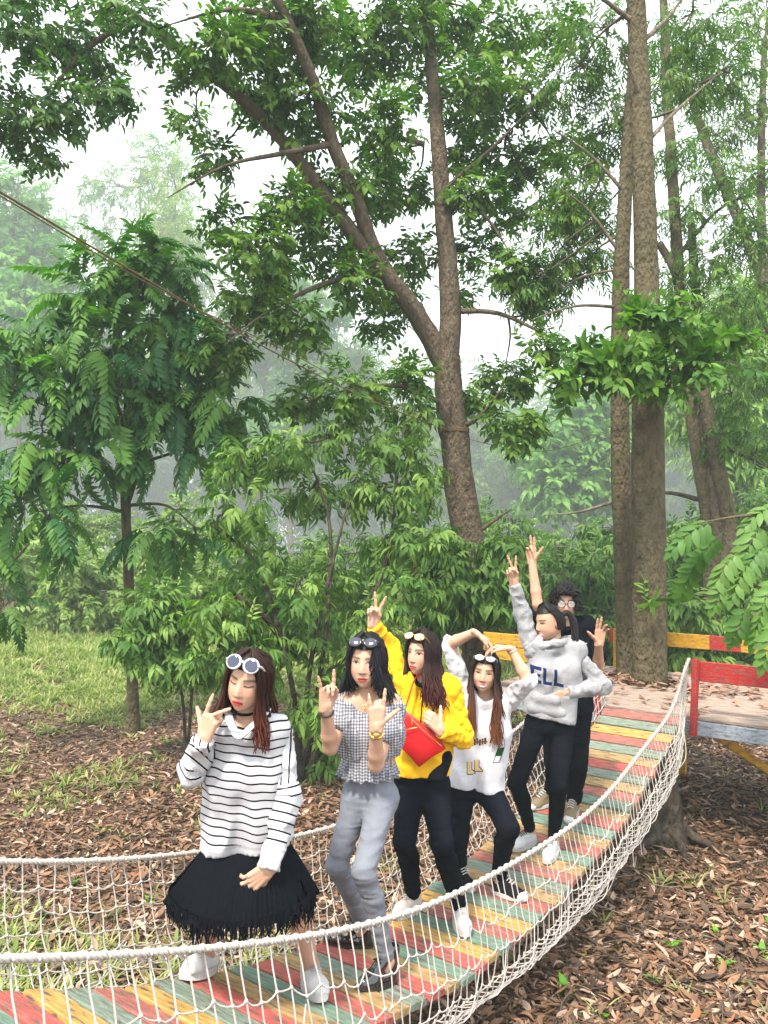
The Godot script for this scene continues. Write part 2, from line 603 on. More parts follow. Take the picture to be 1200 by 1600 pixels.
func net(side: float, inv: Vector3) -> Builder:
	rng.seed = 210 + int(side)
	var b := Builder.new()
	var nu := 108
	var nv := 7
	var kn := []
	for u in nu + 1:
		var row := []
		for v in nv + 1:
			var s := 0.02 + 6.75 * u / nu + (rnd(-0.009, 0.009) if v > 0 else 0.0) + 0.02 * v / nv * sin(u * 0.21)
			var vv := pow(float(v) / nv, 0.92) + (rnd(-0.025, 0.025) if v > 0 and v < nv else 0.0)
			row.append(net_at(clampf(s, 0.0, 6.8), clampf(vv, 0, 1), side) + across * rnd(-0.008, 0.008) + inv)
		kn.append(row)
	var r := 0.0028
	for u in nu + 1:
		for v in nv:
			var a: Vector3 = kn[u][v]
			var c: Vector3 = kn[u][v + 1]
			b.tube(PackedVector3Array([a, a.lerp(c, 0.5) + rdir() * 0.004, c]), PackedFloat32Array([r]), 5, false)
	for v in range(1, nv + 1):
		for u in nu:
			var a: Vector3 = kn[u][v]
			var c: Vector3 = kn[u + 1][v]
			var sag := rnd(0.002, 0.012)
			b.tube(PackedVector3Array([a, a.lerp(c, 0.3) - Vector3(0, sag * 0.85, 0), a.lerp(c, 0.65) - Vector3(0, sag, 0), c]), PackedFloat32Array([r]), 5, false)
			b.ball(a, Vector3.ONE * 0.0068, Basis.IDENTITY, 4, 5)
	# lashings round the hand rope
	for u in nu:
		var s := 0.02 + 6.75 * u / nu
		var q := PackedVector3Array()
		for k in 9:
			var a := TAU * k / 8
			q.append(on_line(s + 0.003 * k, side * rope_t(s), rope_y(s)) + (across * cos(a) + Vector3.UP * sin(a)) * 0.0135 + inv)
		b.tube(q, PackedFloat32Array([0.004]), 4, false)
	# loose cords tying the net together lower down
	for k in 26:
		var s := rnd(0.3, 6.4)
		var v0 := rnd(0.2, 0.8)
		b.tube(path([net_at(s, v0, side) + inv, net_at(s + 0.1, v0 + 0.25, side) + inv + across * side * 0.03, net_at(s + 0.22, minf(1.0, v0 + 0.3), side) + inv], 4), PackedFloat32Array([r]), 4, false)
	if side > 0:
		for s in [1.55, 1.72]:
			b.tube(path([net_at(s, 0.85, side) + inv, net_at(s + 0.03, 1.0, side) + inv + across * 0.1 + Vector3(0, -0.14, 0), net_at(s + 0.08, 1.0, side) + inv + across * 0.13 + Vector3(0, -0.03, 0)], 5), PackedFloat32Array([r]), 4, false)
	return b

func beam(a: Vector3, c: Vector3, w: float, h: float) -> Builder:
	var b := Builder.new()
	var x := (c - a).normalized()
	var z := x.cross(Vector3.UP)
	z = across if z.length() < 0.01 else z.normalized()
	b.box(Transform3D(Basis(x, z.cross(x), z), (a + c) * 0.5), Vector3(a.distance_to(c), h, w), 0.005)
	return b

func make_platform() -> void:
	var wood := plain(1, 1, 1, 0.9, 0.25)
	wood.albedo_texture = noise_tex(70, 0.02, [[0.0, lin(0.11, 0.082, 0.066)], [0.4, lin(0.25, 0.19, 0.155)], [0.7, lin(0.33, 0.26, 0.215)], [1.0, lin(0.41, 0.335, 0.285)]], 512)
	wood.normal_enabled = true
	wood.normal_texture = mats.grain_n
	wood.uv1_triplanar = true
	wood.uv1_scale = Vector3(0.5, 5, 5)
	mats.old_wood = wood
	mats.blue_paint = paint(0.25, 0.28, 0.32, 71)
	var top := deck_y(0.0)
	var pf := thing("timber_platform", "weathered timber platform with red and yellow rails built round the tree trunks", "platform", on_line(-1.0, 0.0, 0.0))
	var inv := -pf.position
	rng.seed = 300
	# deck boards run along the front edge; boards stop either side of the tree trunks
	var s := -0.02
	while s > -2.1:
		var lo := -1.7
		var hi := 2.7
		var cutouts := []
		for tr in [[-1.47, -0.376, 0.25], [-1.79, -0.73, 0.2]]:
			if absf(s - 0.09 - tr[0]) < tr[2] + 0.09: cutouts.append([tr[1] - tr[2], tr[1] + tr[2]])
		var spans := [[lo, hi]]
		for c in cutouts:
			var nx := []
			for sp in spans:
				if c[0] > sp[0]: nx.append([sp[0], minf(sp[1], c[0])])
				if c[1] < sp[1]: nx.append([maxf(sp[0], c[1]), sp[1]])
			spans = nx
		for sp in spans:
			if sp[1] - sp[0] < 0.06: continue
			var b := Builder.new()
			b.box(Transform3D.IDENTITY, Vector3(sp[1] - sp[0] - 0.01, 0.032, 0.168), 0.005)
			var xf := Transform3D(Basis(across, Vector3.UP, across.cross(Vector3.UP)) * Basis(Vector3.BACK, rnd(-0.002, 0.002)), on_line(s - 0.09, (sp[0] + sp[1]) * 0.5 + rnd(-0.01, 0.01), top - 0.018 + rnd(-0.003, 0.003)) + inv)
			part("deck_board", b, wood, pf, xf)
		s -= 0.178
	# joists and legs
	for q in [[0.0, "front"], [-1.05, "mid"], [-2.1, "back"]]:
		part("joist", beam(on_line(q[0] - 0.03, -1.7, top - 0.105) + inv, on_line(q[0] - 0.03, 2.7, top - 0.105) + inv, 0.05, 0.125), mats.blue_paint, pf)
	for q in [[-0.1, -1.6], [-1.77, -0.135], [-0.1, 2.5], [-2.0, -1.6], [-2.0, 0.9], [-2.0, 2.5]]:
		part("leg", beam(on_line(q[0], q[1], -0.05) + inv, on_line(q[0], q[1], top - 0.17) + inv, 0.07, 0.07), mats.yellow_paint, pf)
	part("brace", beam(Vector3(2.931, 0.913, -6.8) + inv, Vector3(4.254, 0.026, -7.3) + inv, 0.045, 0.075), mats.yellow_paint, pf)
	# bridge posts: red, leaning outwards a little
	for q in [-0.43, 0.43]:
		var pz: float = q
		part("post", beam(on_line(0.03, pz, top - 0.16) + inv, on_line(-0.02, pz * 1.05, top + 0.50) + inv, 0.05, 0.05), mats.red_paint, pf)
	# front rails: one board per painted length
	for q in [[0.40, 1.06, 0.30, 0.175, "r"], [1.063, 1.75, 0.30, 0.175, "y"], [1.753, 2.65, 0.30, 0.175, "r"]]:
		part("rail_board", beam(on_line(-0.06, q[0], top + q[2] + 0.09) + inv, on_line(-0.06, q[1], top + q[2] + 0.09) + inv, 0.03, q[3]), mats.red_paint if q[4] == "r" else mats.yellow_paint, pf)
	for q in [[-1.68, -0.95, 0.45], [-1.68, -0.95, 0.31], [-0.947, -0.48, 0.45]]:
		part("rail_board", beam(on_line(-0.06, q[0], top + q[2] + 0.065) + inv, on_line(-0.06, q[1], top + q[2] + 0.065) + inv, 0.03, 0.132), mats.yellow_paint if q[0] < -1 else mats.red_paint, pf)
	for q in [-1.6, 1.9]: part("rail_post", beam(on_line(-0.1, q, top) + inv, on_line(-0.1, q, top + 0.5) + inv, 0.06, 0.06), mats.yellow_paint, pf)
	# back rail with posts
	var xs := [-1.02, -0.62, 0.12, 0.44, 0.9, 1.3, 1.85, 2.6]
	for k in 7:
		part("rail_board", beam(on_line(-1.98, xs[k] + 0.0015, top + 0.40) + inv, on_line(-1.98, xs[k + 1] - 0.0015, top + 0.40) + inv, 0.03, 0.16), mats.red_paint if k % 2 == 0 else mats.yellow_paint, pf)
	for q in [-0.92, 1.02, 2.2]: part("rail_post", beam(on_line(-1.93, q, top) + inv, on_line(-1.93, q, top + 0.48) + inv, 0.10 if q > 0 else 0.06, 0.06), mats.yellow_paint, pf)
	# dry leaves that fell on the deck
	var lf := Builder.new()
	leaf_shape(lf, Transform3D.IDENTITY, 0.12, 0.036, -0.2, 0.5, 4, 0.15)
	var tx := []
	var cs := []
	for k in 420:
		var c := rng.randf()
		var q := on_line(-2.0 * pow(rng.randf(), 0.8) - 0.05, rnd(-1.6, 2.6), top + 0.004 + rnd(0, 0.008))
		if c < 0.4: q = on_line(-1.3 + rnd(-0.35, 0.35), rnd(-1.1, 0.8), top + 0.006)
		tx.append(Transform3D(Basis(Vector3.UP, rnd(0, TAU)) * Basis(Vector3.BACK, rnd(-0.4, 0.4)), q))
		cs.append(Color(0.13, 0.065, 0.04).lerp(Color(0.34, 0.2, 0.13), rng.randf()))
	var dl := thing("deck_litter", "dry leaves scattered on the timber platform", "leaves", Vector3.ZERO, "", "stuff")
	scatter("leaves", lf.mesh(), mats.dry, tx, cs, dl)


# ---------- plants ----------
func bark(dark: Array, mid: Array, light: Array, seed_: int) -> StandardMaterial3D:
	var m := plain(1, 1, 1, 0.93, 0.25)
	m.albedo_texture = noise_tex(seed_, 0.014, [[0.0, lin(dark[0], dark[1], dark[2])], [0.42, lin(mid[0], mid[1], mid[2])], [0.62, lin(mid[0] * 1.2, mid[1] * 1.12, mid[2] * 1.1)], [0.8, lin(light[0], light[1], light[2])], [1.0, lin(dark[0] * 1.4, dark[1] * 1.4, dark[2] * 1.4)]], 512, false, 4.0, FastNoiseLite.TYPE_SIMPLEX_SMOOTH, 5)
	m.normal_enabled = true
	m.normal_texture = mats.bark_n
	m.normal_scale = 0.8
	m.uv1_triplanar = true
	m.uv1_scale = Vector3(1.5, 0.55, 1.5)
	return m

func tint(c: Color, rough := 0.45) -> StandardMaterial3D:
	var m := leaf_material(rough)
	m.albedo_color = c.linear_to_srgb()
	return m

# a woody limb: smooth path, slightly uneven girth; called relative to its tree
func wood(parent: Node3D, called: String, pts: Array, rs: Array, m: Material, limbs: Array, sides := 12, flare := 0.0) -> MeshInstance3D:
	var steps := 5
	var p := path(pts, steps)
	var r := radii(rs, steps)
	for k in p.size():
		limbs.append(p[k])
		p[k] -= parent.position
	if flare > 0.0:
		for k in p.size(): r[k] *= 1.0 + flare * exp(-(p[k].y) / 0.18)
	var b := Builder.new()
	b.tube(p, r, sides)
	for k in b.v.size():
		var q := b.v[k]
		var w := soft_noise.get_noise_3d(q.x * 14.0, q.y * 5.0, q.z * 14.0) + 0.5 * soft_noise.get_noise_3d(q.x * 45.0, q.y * 14.0, q.z * 45.0)
		b.v[k] += b.n[k] * w * 0.12 * r[0] * 0.6
	return part(called, b, m, parent)

func spray_mesh(seed_: int, leaves: int, twig: float, ln: float, wd: float, droop: float, spread: float) -> ArrayMesh:
	rng.seed = seed_
	var b := Builder.new()
	b.col = Color(0.75, 0.6, 0.5)
	b.tube(PackedVector3Array([Vector3.ZERO, Vector3(0, 0.01, twig * 0.5), Vector3(0, -0.01, twig)]), PackedFloat32Array([0.0035, 0.003, 0.0015]), 4, false)
	for k in leaves:
		var t := float(k + 1) / leaves
		var side := 1.0 if k % 2 else -1.0
		var q := Basis(Vector3.UP, side * spread * rnd(0.7, 1.2) * (1.0 - 0.6 * pow(t, 4.0))) * Basis(Vector3.BACK, side * rnd(-0.5, 0.7)) * Basis(Vector3.RIGHT, rnd(-0.25, 0.55))
		var g := rnd(0.72, 1.22)
		b.col = Color(g, g, g * rnd(0.85, 1.1))
		leaf_shape(b, Transform3D(q, Vector3(0, 0, twig * t)), ln * rnd(0.75, 1.15), wd * rnd(0.85, 1.1), droop * rnd(0.5, 1.5), 0.28, 4, side * 0.06)
	return b.mesh()

func frond_mesh(seed_: int, pairs: int, rachis: float, ln: float, wd: float, droop: float) -> ArrayMesh:
	rng.seed = seed_
	var b := Builder.new()
	b.col = Color(1.1, 0.9, 0.6)
	var pts := PackedVector3Array()
	for k in 9:
		var t := k / 8.0
		pts.append(Vector3(0, 0.10 * rachis * sin(t * 2.6) - droop * rachis * t * t * 0.55, rachis * t * (1.0 - 0.12 * droop * t)))
	b.tube(pts, PackedFloat32Array([0.006, 0.0055, 0.005, 0.0045, 0.004, 0.0035, 0.003, 0.002, 0.001]), 4, false)
	for k in pairs:
		var t := 0.16 + 0.84 * (k + 0.5) / pairs
		var f := t * 8.0
		var p := pts[int(f)].lerp(pts[mini(int(f) + 1, 8)], f - floorf(f))
		var size := sin(PI * (0.2 + 0.66 * t)) * 0.55 + 0.5
		for side in [-1.0, 1.0]:
			var g := rnd(0.75, 1.2)
			b.col = Color(g, g, g * rnd(0.9, 1.1))
			var q := Basis(Vector3.UP, side * lerpf(1.25, 0.75, t) + rnd(-0.08, 0.08)) * Basis(Vector3.RIGHT, rnd(0.15, 0.5)) * Basis(Vector3.BACK, side * rnd(0.0, 0.35))
			leaf_shape(b, Transform3D(q, p), ln * size, wd, 0.35, 0.25, 4, side * -0.05)
	leaf_shape(b, Transform3D(Basis(Vector3.RIGHT, 0.5), pts[8]), ln * 0.8, wd, 0.3, 0.25, 4)
	return b.mesh()

func whorl_mesh(seed_: int, leaves: int, ln: float, wd: float) -> ArrayMesh:
	rng.seed = seed_
	var b := Builder.new()
	b.col = Color(0.9, 0.75, 0.5)
	b.tube(PackedVector3Array([Vector3(0, 0, -0.12), Vector3.ZERO]), PackedFloat32Array([0.005, 0.004]), 5, false)
	for k in leaves:
		var a := TAU * k / leaves + rnd(-0.3, 0.3)
		var open := rnd(0.5, 1.45)
		var g := rnd(0.7, 1.25)
		b.col = Color(g, g, g * rnd(0.85, 1.1))
		var dir := Vector3(cos(a) * sin(open), sin(a) * sin(open), cos(open))
		leaf_shape(b, Transform3D(aim(dir, Vector3(0, 0, 1)), Vector3(0, 0, rnd(-0.05, 0.0))), ln * rnd(0.75, 1.1), wd * rnd(0.85, 1.1), rnd(0.1, 0.5), 0.25, 4)
	return b.mesh()

# leaves through a set of clumps. Every leaf takes a random tone between low and high wherever it grows.
# The list is sorted by distance to the viewer only to choose which sprays become parts of their own; the rest are one mass.
func foliage(tree: Node3D, called: String, clumps: Array, shapes: Array, low: Color, high: Color, limbs: Array, singles: int, sc := 1.0, sag := 0.35, seed_ := 1, out := 0.8, twig_m: Material = null, alt := Color(0, 0, 0, 0), thin := 1.0, back := 0.0) -> void:
	rng.seed = seed_
	for k in clumps.size():
		if back > 0.0 and k % 2: clumps[k][0] += (clumps[k][0] - Vector3(0, 2.65, 0)).normalized() * back
		clumps[k][2] *= thin
	var all := []
	var tw := Builder.new()
	for c in clumps:
		var ctr: Vector3 = c[0]
		var rad: float = c[1]
		var root := ctr
		var best := 1e9
		for l in limbs:
			var dd: float = ctr.distance_squared_to(l)
			if dd < best: best = dd; root = l
		var nt := 3 + int(c[2] / 22.0)
		var tips := []
		var hub := root.lerp(ctr, 0.72)
		if best < 16.0:
			tw.tube(path([root - tree.position, root.lerp(ctr, 0.4) + rdir() * 0.08 - tree.position, hub - tree.position], 3), radii([0.022 * sc, 0.016 * sc, 0.010 * sc], 3), 5, false)
		for k in nt:
			var e := ctr + rdir() * rad * rnd(0.35, 0.9) * Vector3(1, 0.8, 1)
			if best < 16.0:
				var mid := hub.lerp(e, 0.5) + rdir() * rad * 0.12 + Vector3(0, rad * 0.08, 0)
				tw.tube(path([hub - tree.position, mid - tree.position, e - tree.position], 3), PackedFloat32Array([0.009 * sc, 0.009 * sc, 0.008 * sc, 0.006 * sc, 0.005 * sc, 0.004 * sc, 0.003 * sc]), 4, false)
			tips.append(e)
		for k in int(c[2]):
			var tip: Vector3 = tips[rng.randi() % nt]
			var p := ctr + rdir() * rad * pow(rng.randf(), 0.45) * Vector3(1, 0.82, 1)
			p = p.lerp(tip, rnd(0.0, 0.55))
			var d := ((p - ctr).normalized() * out + rdir() * 0.75 + Vector3(0, -sag, 0)).normalized()
			var x := Transform3D(aim(d, (Vector3.UP + rdir() * 0.35).normalized()).scaled(Vector3.ONE * sc * rnd(0.75, 1.2)), p - tree.position)
			var cl := low.lerp(high, rng.randf())
			if alt.a > 0 and rng.randf() < alt.a: cl = Color(alt.r, alt.g, alt.b)
			all.append([p.distance_squared_to(Vector3(0, 2.65, 0)), x, cl, rng.randi() % shapes.size()])
	if twig_m and tw.v.size(): part("twigs", tw, twig_m, tree).set_meta("kind", "stuff")
	if singles > 0:
		all.sort_custom(func(a, b): return a[0] < b[0])
		var tones := []
		for k in 5: tones.append(tint(low.lerp(high, k / 4.0)))
		for k in mini(singles, all.size()):
			part(called, shapes[all[k][3]], tones[rng.randi() % 5], tree, all[k][1])
	for s in shapes.size():
		var tx := []
		var cs := []
		for k in range(mini(singles, all.size()), all.size()):
			if all[k][3] == s:
				tx.append(all[k][1]); cs.append(all[k][2])
		if tx.size(): scatter("foliage", shapes[s], mats.leaf, tx, cs, tree)

func ball_clumps(ctr: Vector3, r: Vector3, n: int, rad: float, cnt: int) -> Array:
	var out := []
	for k in n:
		var d := rdir()
		out.append([ctr + d * r * rnd(0.35, 0.85), rad * rnd(0.75, 1.25), cnt])
	return out

func make_trees() -> void:
	mats.bark_n = noise_tex(80, 0.03, [], 512, true, 12.0, FastNoiseLite.TYPE_SIMPLEX, 5)
	var bk_warm := bark([0.04, 0.031, 0.022], [0.092, 0.072, 0.050], [0.14, 0.113, 0.082], 81)
	var bk_green := bark([0.036, 0.032, 0.018], [0.080, 0.068, 0.040], [0.112, 0.097, 0.060], 82)
	var bk_grey := bark([0.04, 0.035, 0.028], [0.13, 0.11, 0.085], [0.24, 0.21, 0.17], 83)
	var bk_dark := bark([0.015, 0.012, 0.009], [0.05, 0.04, 0.03], [0.10, 0.085, 0.065], 84)
	var broad := []
	var lychee := []
	var acacia := []
	for k in 3:
		broad.append(spray_mesh(400 + k, 8, 0.24, 0.155, 0.056, 0.3, 0.95))
		lychee.append(spray_mesh(410 + k, 8, 0.22, 0.155, 0.043, 0.55, 0.8))
		acacia.append(spray_mesh(420 + k, 10, 0.28, 0.13, 0.026, 0.4, 0.7))
	var fronds := []
	var big_fronds := []
	for k in 3:
		fronds.append(frond_mesh(430 + k, 9, 0.62, 0.21, 0.062, 0.9))
		big_fronds.append(frond_mesh(440 + k, 6, 0.5, 0.215, 0.082, 1.0))
	var whorls := [whorl_mesh(450, 9, 0.21, 0.075), whorl_mesh(451, 11, 0.19, 0.07), whorl_mesh(452, 8, 0.23, 0.08)]

	# --- forked tree behind the platform
	var limbs := []
	var t := thing("forked_tree", "tall forked tree rising behind the platform, its left limb arching over", "tree", Vector3(1.27, 0.045, -10))
	wood(t, "trunk", [Vector3(1.269, -0.062, -10), Vector3(1.241, 1.309, -10), Vector3(1.129, 2.482, -10), Vector3(1.005, 3.325, -10), Vector3(0.914, 4.089, -10), Vector3(0.848, 4.685, -10), Vector3(0.833, 5.061, -10)], [0.27, 0.225, 0.205, 0.20, 0.19, 0.175, 0.17], bk_warm, limbs, 18, 0.35)
	wood(t, "limb", [Vector3(0.832, 4.941, -10), Vector3(0.885, 5.541, -10), Vector3(0.853, 6.23, -10), Vector3(0.795, 7.139, -10.1), Vector3(0.719, 8.195, -10.1), Vector3(0.633, 9.323, -10.2), Vector3(0.534, 10.662, -10.3), Vector3(0.452, 12.036, -10.4)], [0.15, 0.145, 0.13, 0.118, 0.10, 0.085, 0.07, 0.05], bk_warm, limbs, 14)
	wood(t, "limb", [Vector3(0.798, 4.924, -10), Vector3(0.572, 5.342, -9.9), Vector3(0.264, 5.746, -9.7), Vector3(-0.065, 6.067, -9.5), Vector3(-0.477, 6.542, -9.3), Vector3(-0.896, 7.051, -9.1), Vector3(-1.452, 7.653, -8.9), Vector3(-2.147, 8.125, -8.6), Vector3(-2.792, 8.482, -8.3), Vector3(-3.318, 8.66, -8)], [0.14, 0.135, 0.12, 0.11, 0.09, 0.08, 0.07, 0.058, 0.045, 0.03], bk_warm, limbs, 12)
	wood(t, "limb", [Vector3(0.098, 5.938, -9.6), Vector3(-0.161, 6.34, -9.4), Vector3(-0.346, 6.819, -9.2), Vector3(-0.617, 7.394, -9), Vector3(-0.823, 7.959, -8.7), Vector3(-1.101, 8.515, -8.4), Vector3(-1.401, 8.951, -8.1)], [0.10, 0.095, 0.09, 0.085, 0.075, 0.06, 0.05], bk_warm, limbs, 12)
	for q in [[Vector3(0.797, 4.412, -10), Vector3(0.244, 4.571, -9.6), Vector3(-0.316, 4.495, -9.3), Vector3(-0.992, 4.267, -9)], [Vector3(1.033, 4.106, -10), Vector3(1.249, 4.227, -9.7), Vector3(1.531, 4.583, -9.5)], [Vector3(0.987, 5.662, -10), Vector3(1.501, 5.568, -9.8), Vector3(2.02, 5.217, -9.5), Vector3(2.292, 4.98, -9.3)],
			[Vector3(-0.065, 6.051, -9.5), Vector3(-0.775, 5.704, -9.1), Vector3(-1.348, 5.3, -8.8), Vector3(-1.827, 4.841, -8.6)], [Vector3(0.537, 7.974, -10.1), Vector3(0.085, 7.929, -9.9), Vector3(-0.457, 7.51, -9.7)], [Vector3(1.138, 2.65, -10), Vector3(1.419, 2.859, -9.9), Vector3(1.654, 3.022, -9.8)],
			[Vector3(-0.617, 7.394, -9), Vector3(-1.18, 7.071, -8.6), Vector3(-1.778, 6.772, -8.3), Vector3(-2.385, 6.366, -8.2)], [Vector3(0.778, 7.315, -10.1), Vector3(1.344, 7.688, -9.8), Vector3(1.897, 8.172, -9.6)], [Vector3(-1.101, 8.515, -8.4), Vector3(-1.698, 8.484, -8.2), Vector3(-2.316, 8.096, -7.9)], [Vector3(-2.792, 8.482, -8.3), Vector3(-3.306, 7.813, -8), Vector3(-3.617, 7.068, -7.8)],
			[Vector3(-0.896, 7.051, -9.1), Vector3(-1.279, 6.485, -8.8), Vector3(-1.615, 5.951, -8.6)], [Vector3(0.795, 7.139, -10.1), Vector3(1.27, 6.965, -9.9), Vector3(1.655, 6.29, -9.7)]]:
		wood(t, "branch", q, [0.042, 0.024, 0.005] if q.size() == 3 else [0.042, 0.030, 0.017, 0.004], bk_warm, limbs, 8)
	foliage(t, "leaf_spray", [[Vector3(-1.365, 8.639, -8.8), 0.70, 200], [Vector3(-0.324, 8.882, -9.4), 0.67, 170], [Vector3(0.345, 9.544, -10), 0.59, 120], [Vector3(1.379, 9.456, -10), 0.72, 150], [Vector3(-0.928, 7.906, -9), 0.61, 150], [Vector3(-1.513, 7.866, -8.8), 0.41, 90], [Vector3(-0.081, 7.892, -9.4), 0.52, 110], [Vector3(1.245, 8.358, -10), 0.67, 150], [Vector3(1.949, 8.936, -10.3), 0.61, 110], [Vector3(1.714, 7.704, -10), 0.51, 100], [Vector3(1.241, 7.269, -10), 0.42, 80], [Vector3(0.336, 7.261, -9.8), 0.37, 60], [Vector3(-1.129, 6.485, -8.8), 0.48, 110],
		[Vector3(-0.628, 6.182, -9.2), 0.50, 100], [Vector3(-1.468, 5.989, -8.6), 0.44, 100], [Vector3(-1.556, 5.39, -8.7), 0.44, 100], [Vector3(-0.996, 5.252, -9), 0.42, 90], [Vector3(-0.08, 5.368, -9.4), 0.36, 60], [Vector3(-0.312, 4.444, -9.2), 0.50, 110], [Vector3(-0.992, 4.328, -9), 0.38, 70], [Vector3(1.672, 6.158, -9.8), 0.41, 80], [Vector3(2.223, 7.008, -10), 0.46, 80], [Vector3(1.997, 5.045, -9.4), 0.28, 50], [Vector3(1.548, 4.686, -9.6), 0.40, 90], [Vector3(1.609, 4.098, -9.5), 0.36, 80], [Vector3(1.14, 4.44, -9.6), 0.28, 60], [Vector3(0.326, 4.686, -9.6), 0.32, 60], [Vector3(-1.827, 4.841, -8.6), 0.33, 60], [Vector3(-1.787, 8.08, -8.3), 0.49, 110], [Vector3(-1.921, 6.844, -8.3), 0.28, 40], [Vector3(-0.478, 7.026, -9.3), 0.35, 60], [Vector3(2.362, 7.982, -10.2), 0.43, 70],
		[Vector3(1.18, 8.716, -9.8), 0.45, 80], [Vector3(0.768, 9.562, -9.9), 0.50, 80], [Vector3(-0.759, 8.872, -8.8), 0.52, 110], [Vector3(-0.081, 7.038, -9.5), 0.40, 70], [Vector3(-0.317, 5.819, -9.3), 0.39, 70], [Vector3(0.089, 7.906, -10.4), 0.39, 60], [Vector3(0.355, 6.553, -10.4), 0.39, 70], [Vector3(0.174, 5.95, -10.2), 0.34, 50], [Vector3(1.287, 6.642, -10.4), 0.39, 60], [Vector3(1.6, 7.137, -10.4), 0.39, 60], [Vector3(1.181, 8.099, -10.6), 0.40, 60], [Vector3(0.537, 8.997, -10.4), 0.44, 70], [Vector3(-0.839, 7.176, -9.8), 0.41, 70], [Vector3(-1.392, 6.087, -9.6), 0.40, 70], [Vector3(-2.008, 6.584, -9.4), 0.32, 50], [Vector3(-2.318, 7.669, -9), 0.27, 35], [Vector3(2.085, 5.862, -10.2), 0.34, 45], [Vector3(1.063, 6.015, -10.4), 0.26, 30], [Vector3(0.173, 9.897, -10), 0.51, 80], [Vector3(2.421, 9.82, -10.4), 0.53, 80]], broad, Color(0.051, 0.128, 0.019), Color(0.159, 0.276, 0.038), limbs, 240, 0.82, 0.25, 501, 0.8, bk_dark, Color(0, 0, 0, 0), 0.95, 0.9)
	foliage(t, "leaf_spray", [[Vector3(-3.67, 7.889, -7.6), 0.51, 150], [Vector3(-3.158, 7.821, -7.8), 0.53, 150], [Vector3(-2.552, 8.165, -8), 0.47, 110], [Vector3(-2.187, 7.798, -8.2), 0.31, 60], [Vector3(-3.33, 7.088, -7.6), 0.38, 110], [Vector3(-3.767, 6.833, -7.5), 0.38, 100], [Vector3(-2.884, 7.342, -7.8), 0.30, 70], [Vector3(-3.518, 6.557, -7.6), 0.22, 40], [Vector3(-4.129, 7.293, -7.5), 0.51, 100], [Vector3(-3.041, 8.66, -8), 0.54, 120], [Vector3(-3.842, 8.579, -7.8), 0.53, 120]], broad, Color(0.044, 0.115, 0.030), Color(0.127, 0.228, 0.056), limbs, 60, 0.68, 0.5, 502, 0.7, bk_dark, Color(0, 0, 0, 0), 0.75, 0.6)

	# --- straight trunks growing through the platform
	limbs = []
	t = thing("straight_tree", "thick straight mossy trunk standing through the platform deck", "tree", Vector3(2.907, 0.032, -8.4))
	wood(t, "trunk", [Vector3(2.906, -0.044, -8.4), Vector3(2.919, 1.103, -8.4), Vector3(2.925, 2.226, -8.4), Vector3(2.933, 3.502, -8.4), Vector3(2.938, 4.503, -8.4), Vector3(2.972, 5.693, -8.5), Vector3(2.949, 6.871, -8.5), Vector3(2.946, 8.125, -8.6), Vector3(2.914, 9.187, -8.6), Vector3(2.913, 10.892, -8.7)], [0.2, 0.188, 0.182, 0.178, 0.168, 0.135, 0.12, 0.11, 0.10, 0.08], bk_green, limbs, 18, 0.0)
	for q in [[Vector3(2.922, 7.688, -8.5), Vector3(2.783, 7.924, -8.4), Vector3(2.645, 8.116, -8.3)], [Vector3(2.974, 7.131, -8.5), Vector3(3.517, 7.769, -8.9), Vector3(4.287, 8.551, -9.4)], [Vector3(2.949, 8.352, -8.6), Vector3(3.455, 8.943, -8.9), Vector3(3.978, 9.806, -9.2)], [Vector3(2.936, 8.579, -8.6), Vector3(2.394, 8.812, -8.4), Vector3(1.866, 9.033, -8.3)], [Vector3(2.949, 5.44, -8.4), Vector3(2.992, 4.689, -8), Vector3(3.008, 4.414, -7.7)], [Vector3(2.929, 4.935, -8.4), Vector3(2.582, 4.552, -8), Vector3(2.288, 4.349, -7.7)]]:
		wood(t, "branch", q, [0.034, 0.02, 0.005], bk_grey, limbs, 8)
	foliage(t, "leaf_whorl", [[Vector3(2.292, 4.489, -7.6), 0.48, 40], [Vector3(1.967, 4.262, -7.6), 0.38, 30], [Vector3(2.882, 4.843, -7.7), 0.49, 40], [Vector3(3.204, 4.414, -7.7), 0.49, 38], [Vector3(2.548, 4.433, -7.5), 0.25, 20], [Vector3(3.513, 4.638, -7.8), 0.30, 16], [Vector3(2.8, 4.176, -7.5), 0.23, 14], [Vector3(2.621, 4.942, -7.7), 0.26, 16], [Vector3(2.791, 1.97, -8.1), 0.10, 3]], [whorls[0], whorls[2], broad[0], broad[1], broad[2]], Color(0.044, 0.128, 0.019), Color(0.153, 0.295, 0.043), limbs, 230, 0.95, 0.45, 503, 0.6, bk_grey, Color(0.25, 0.24, 0.11, 0.05))
	foliage(t, "leaf_spray", [[Vector3(2.673, 8.965, -9.4), 0.67, 130], [Vector3(3.973, 9.268, -9.6), 0.69, 130], [Vector3(2.312, 8.508, -9.6), 0.53, 90], [Vector3(4.469, 8.803, -9.8), 0.58, 100], [Vector3(2.885, 8.088, -9.6), 0.45, 70], [Vector3(3.798, 8.508, -9.6), 0.40, 60]], acacia, Color(0.064, 0.148, 0.028), Color(0.159, 0.268, 0.052), limbs, 60, 0.9, 0.55, 504, 0.6, bk_grey)
	limbs = []
	t = thing("straight_tree", "slender mossy trunk close beside the thick trunk on the platform", "tree", Vector3(2.797, 0.003, -8.87))
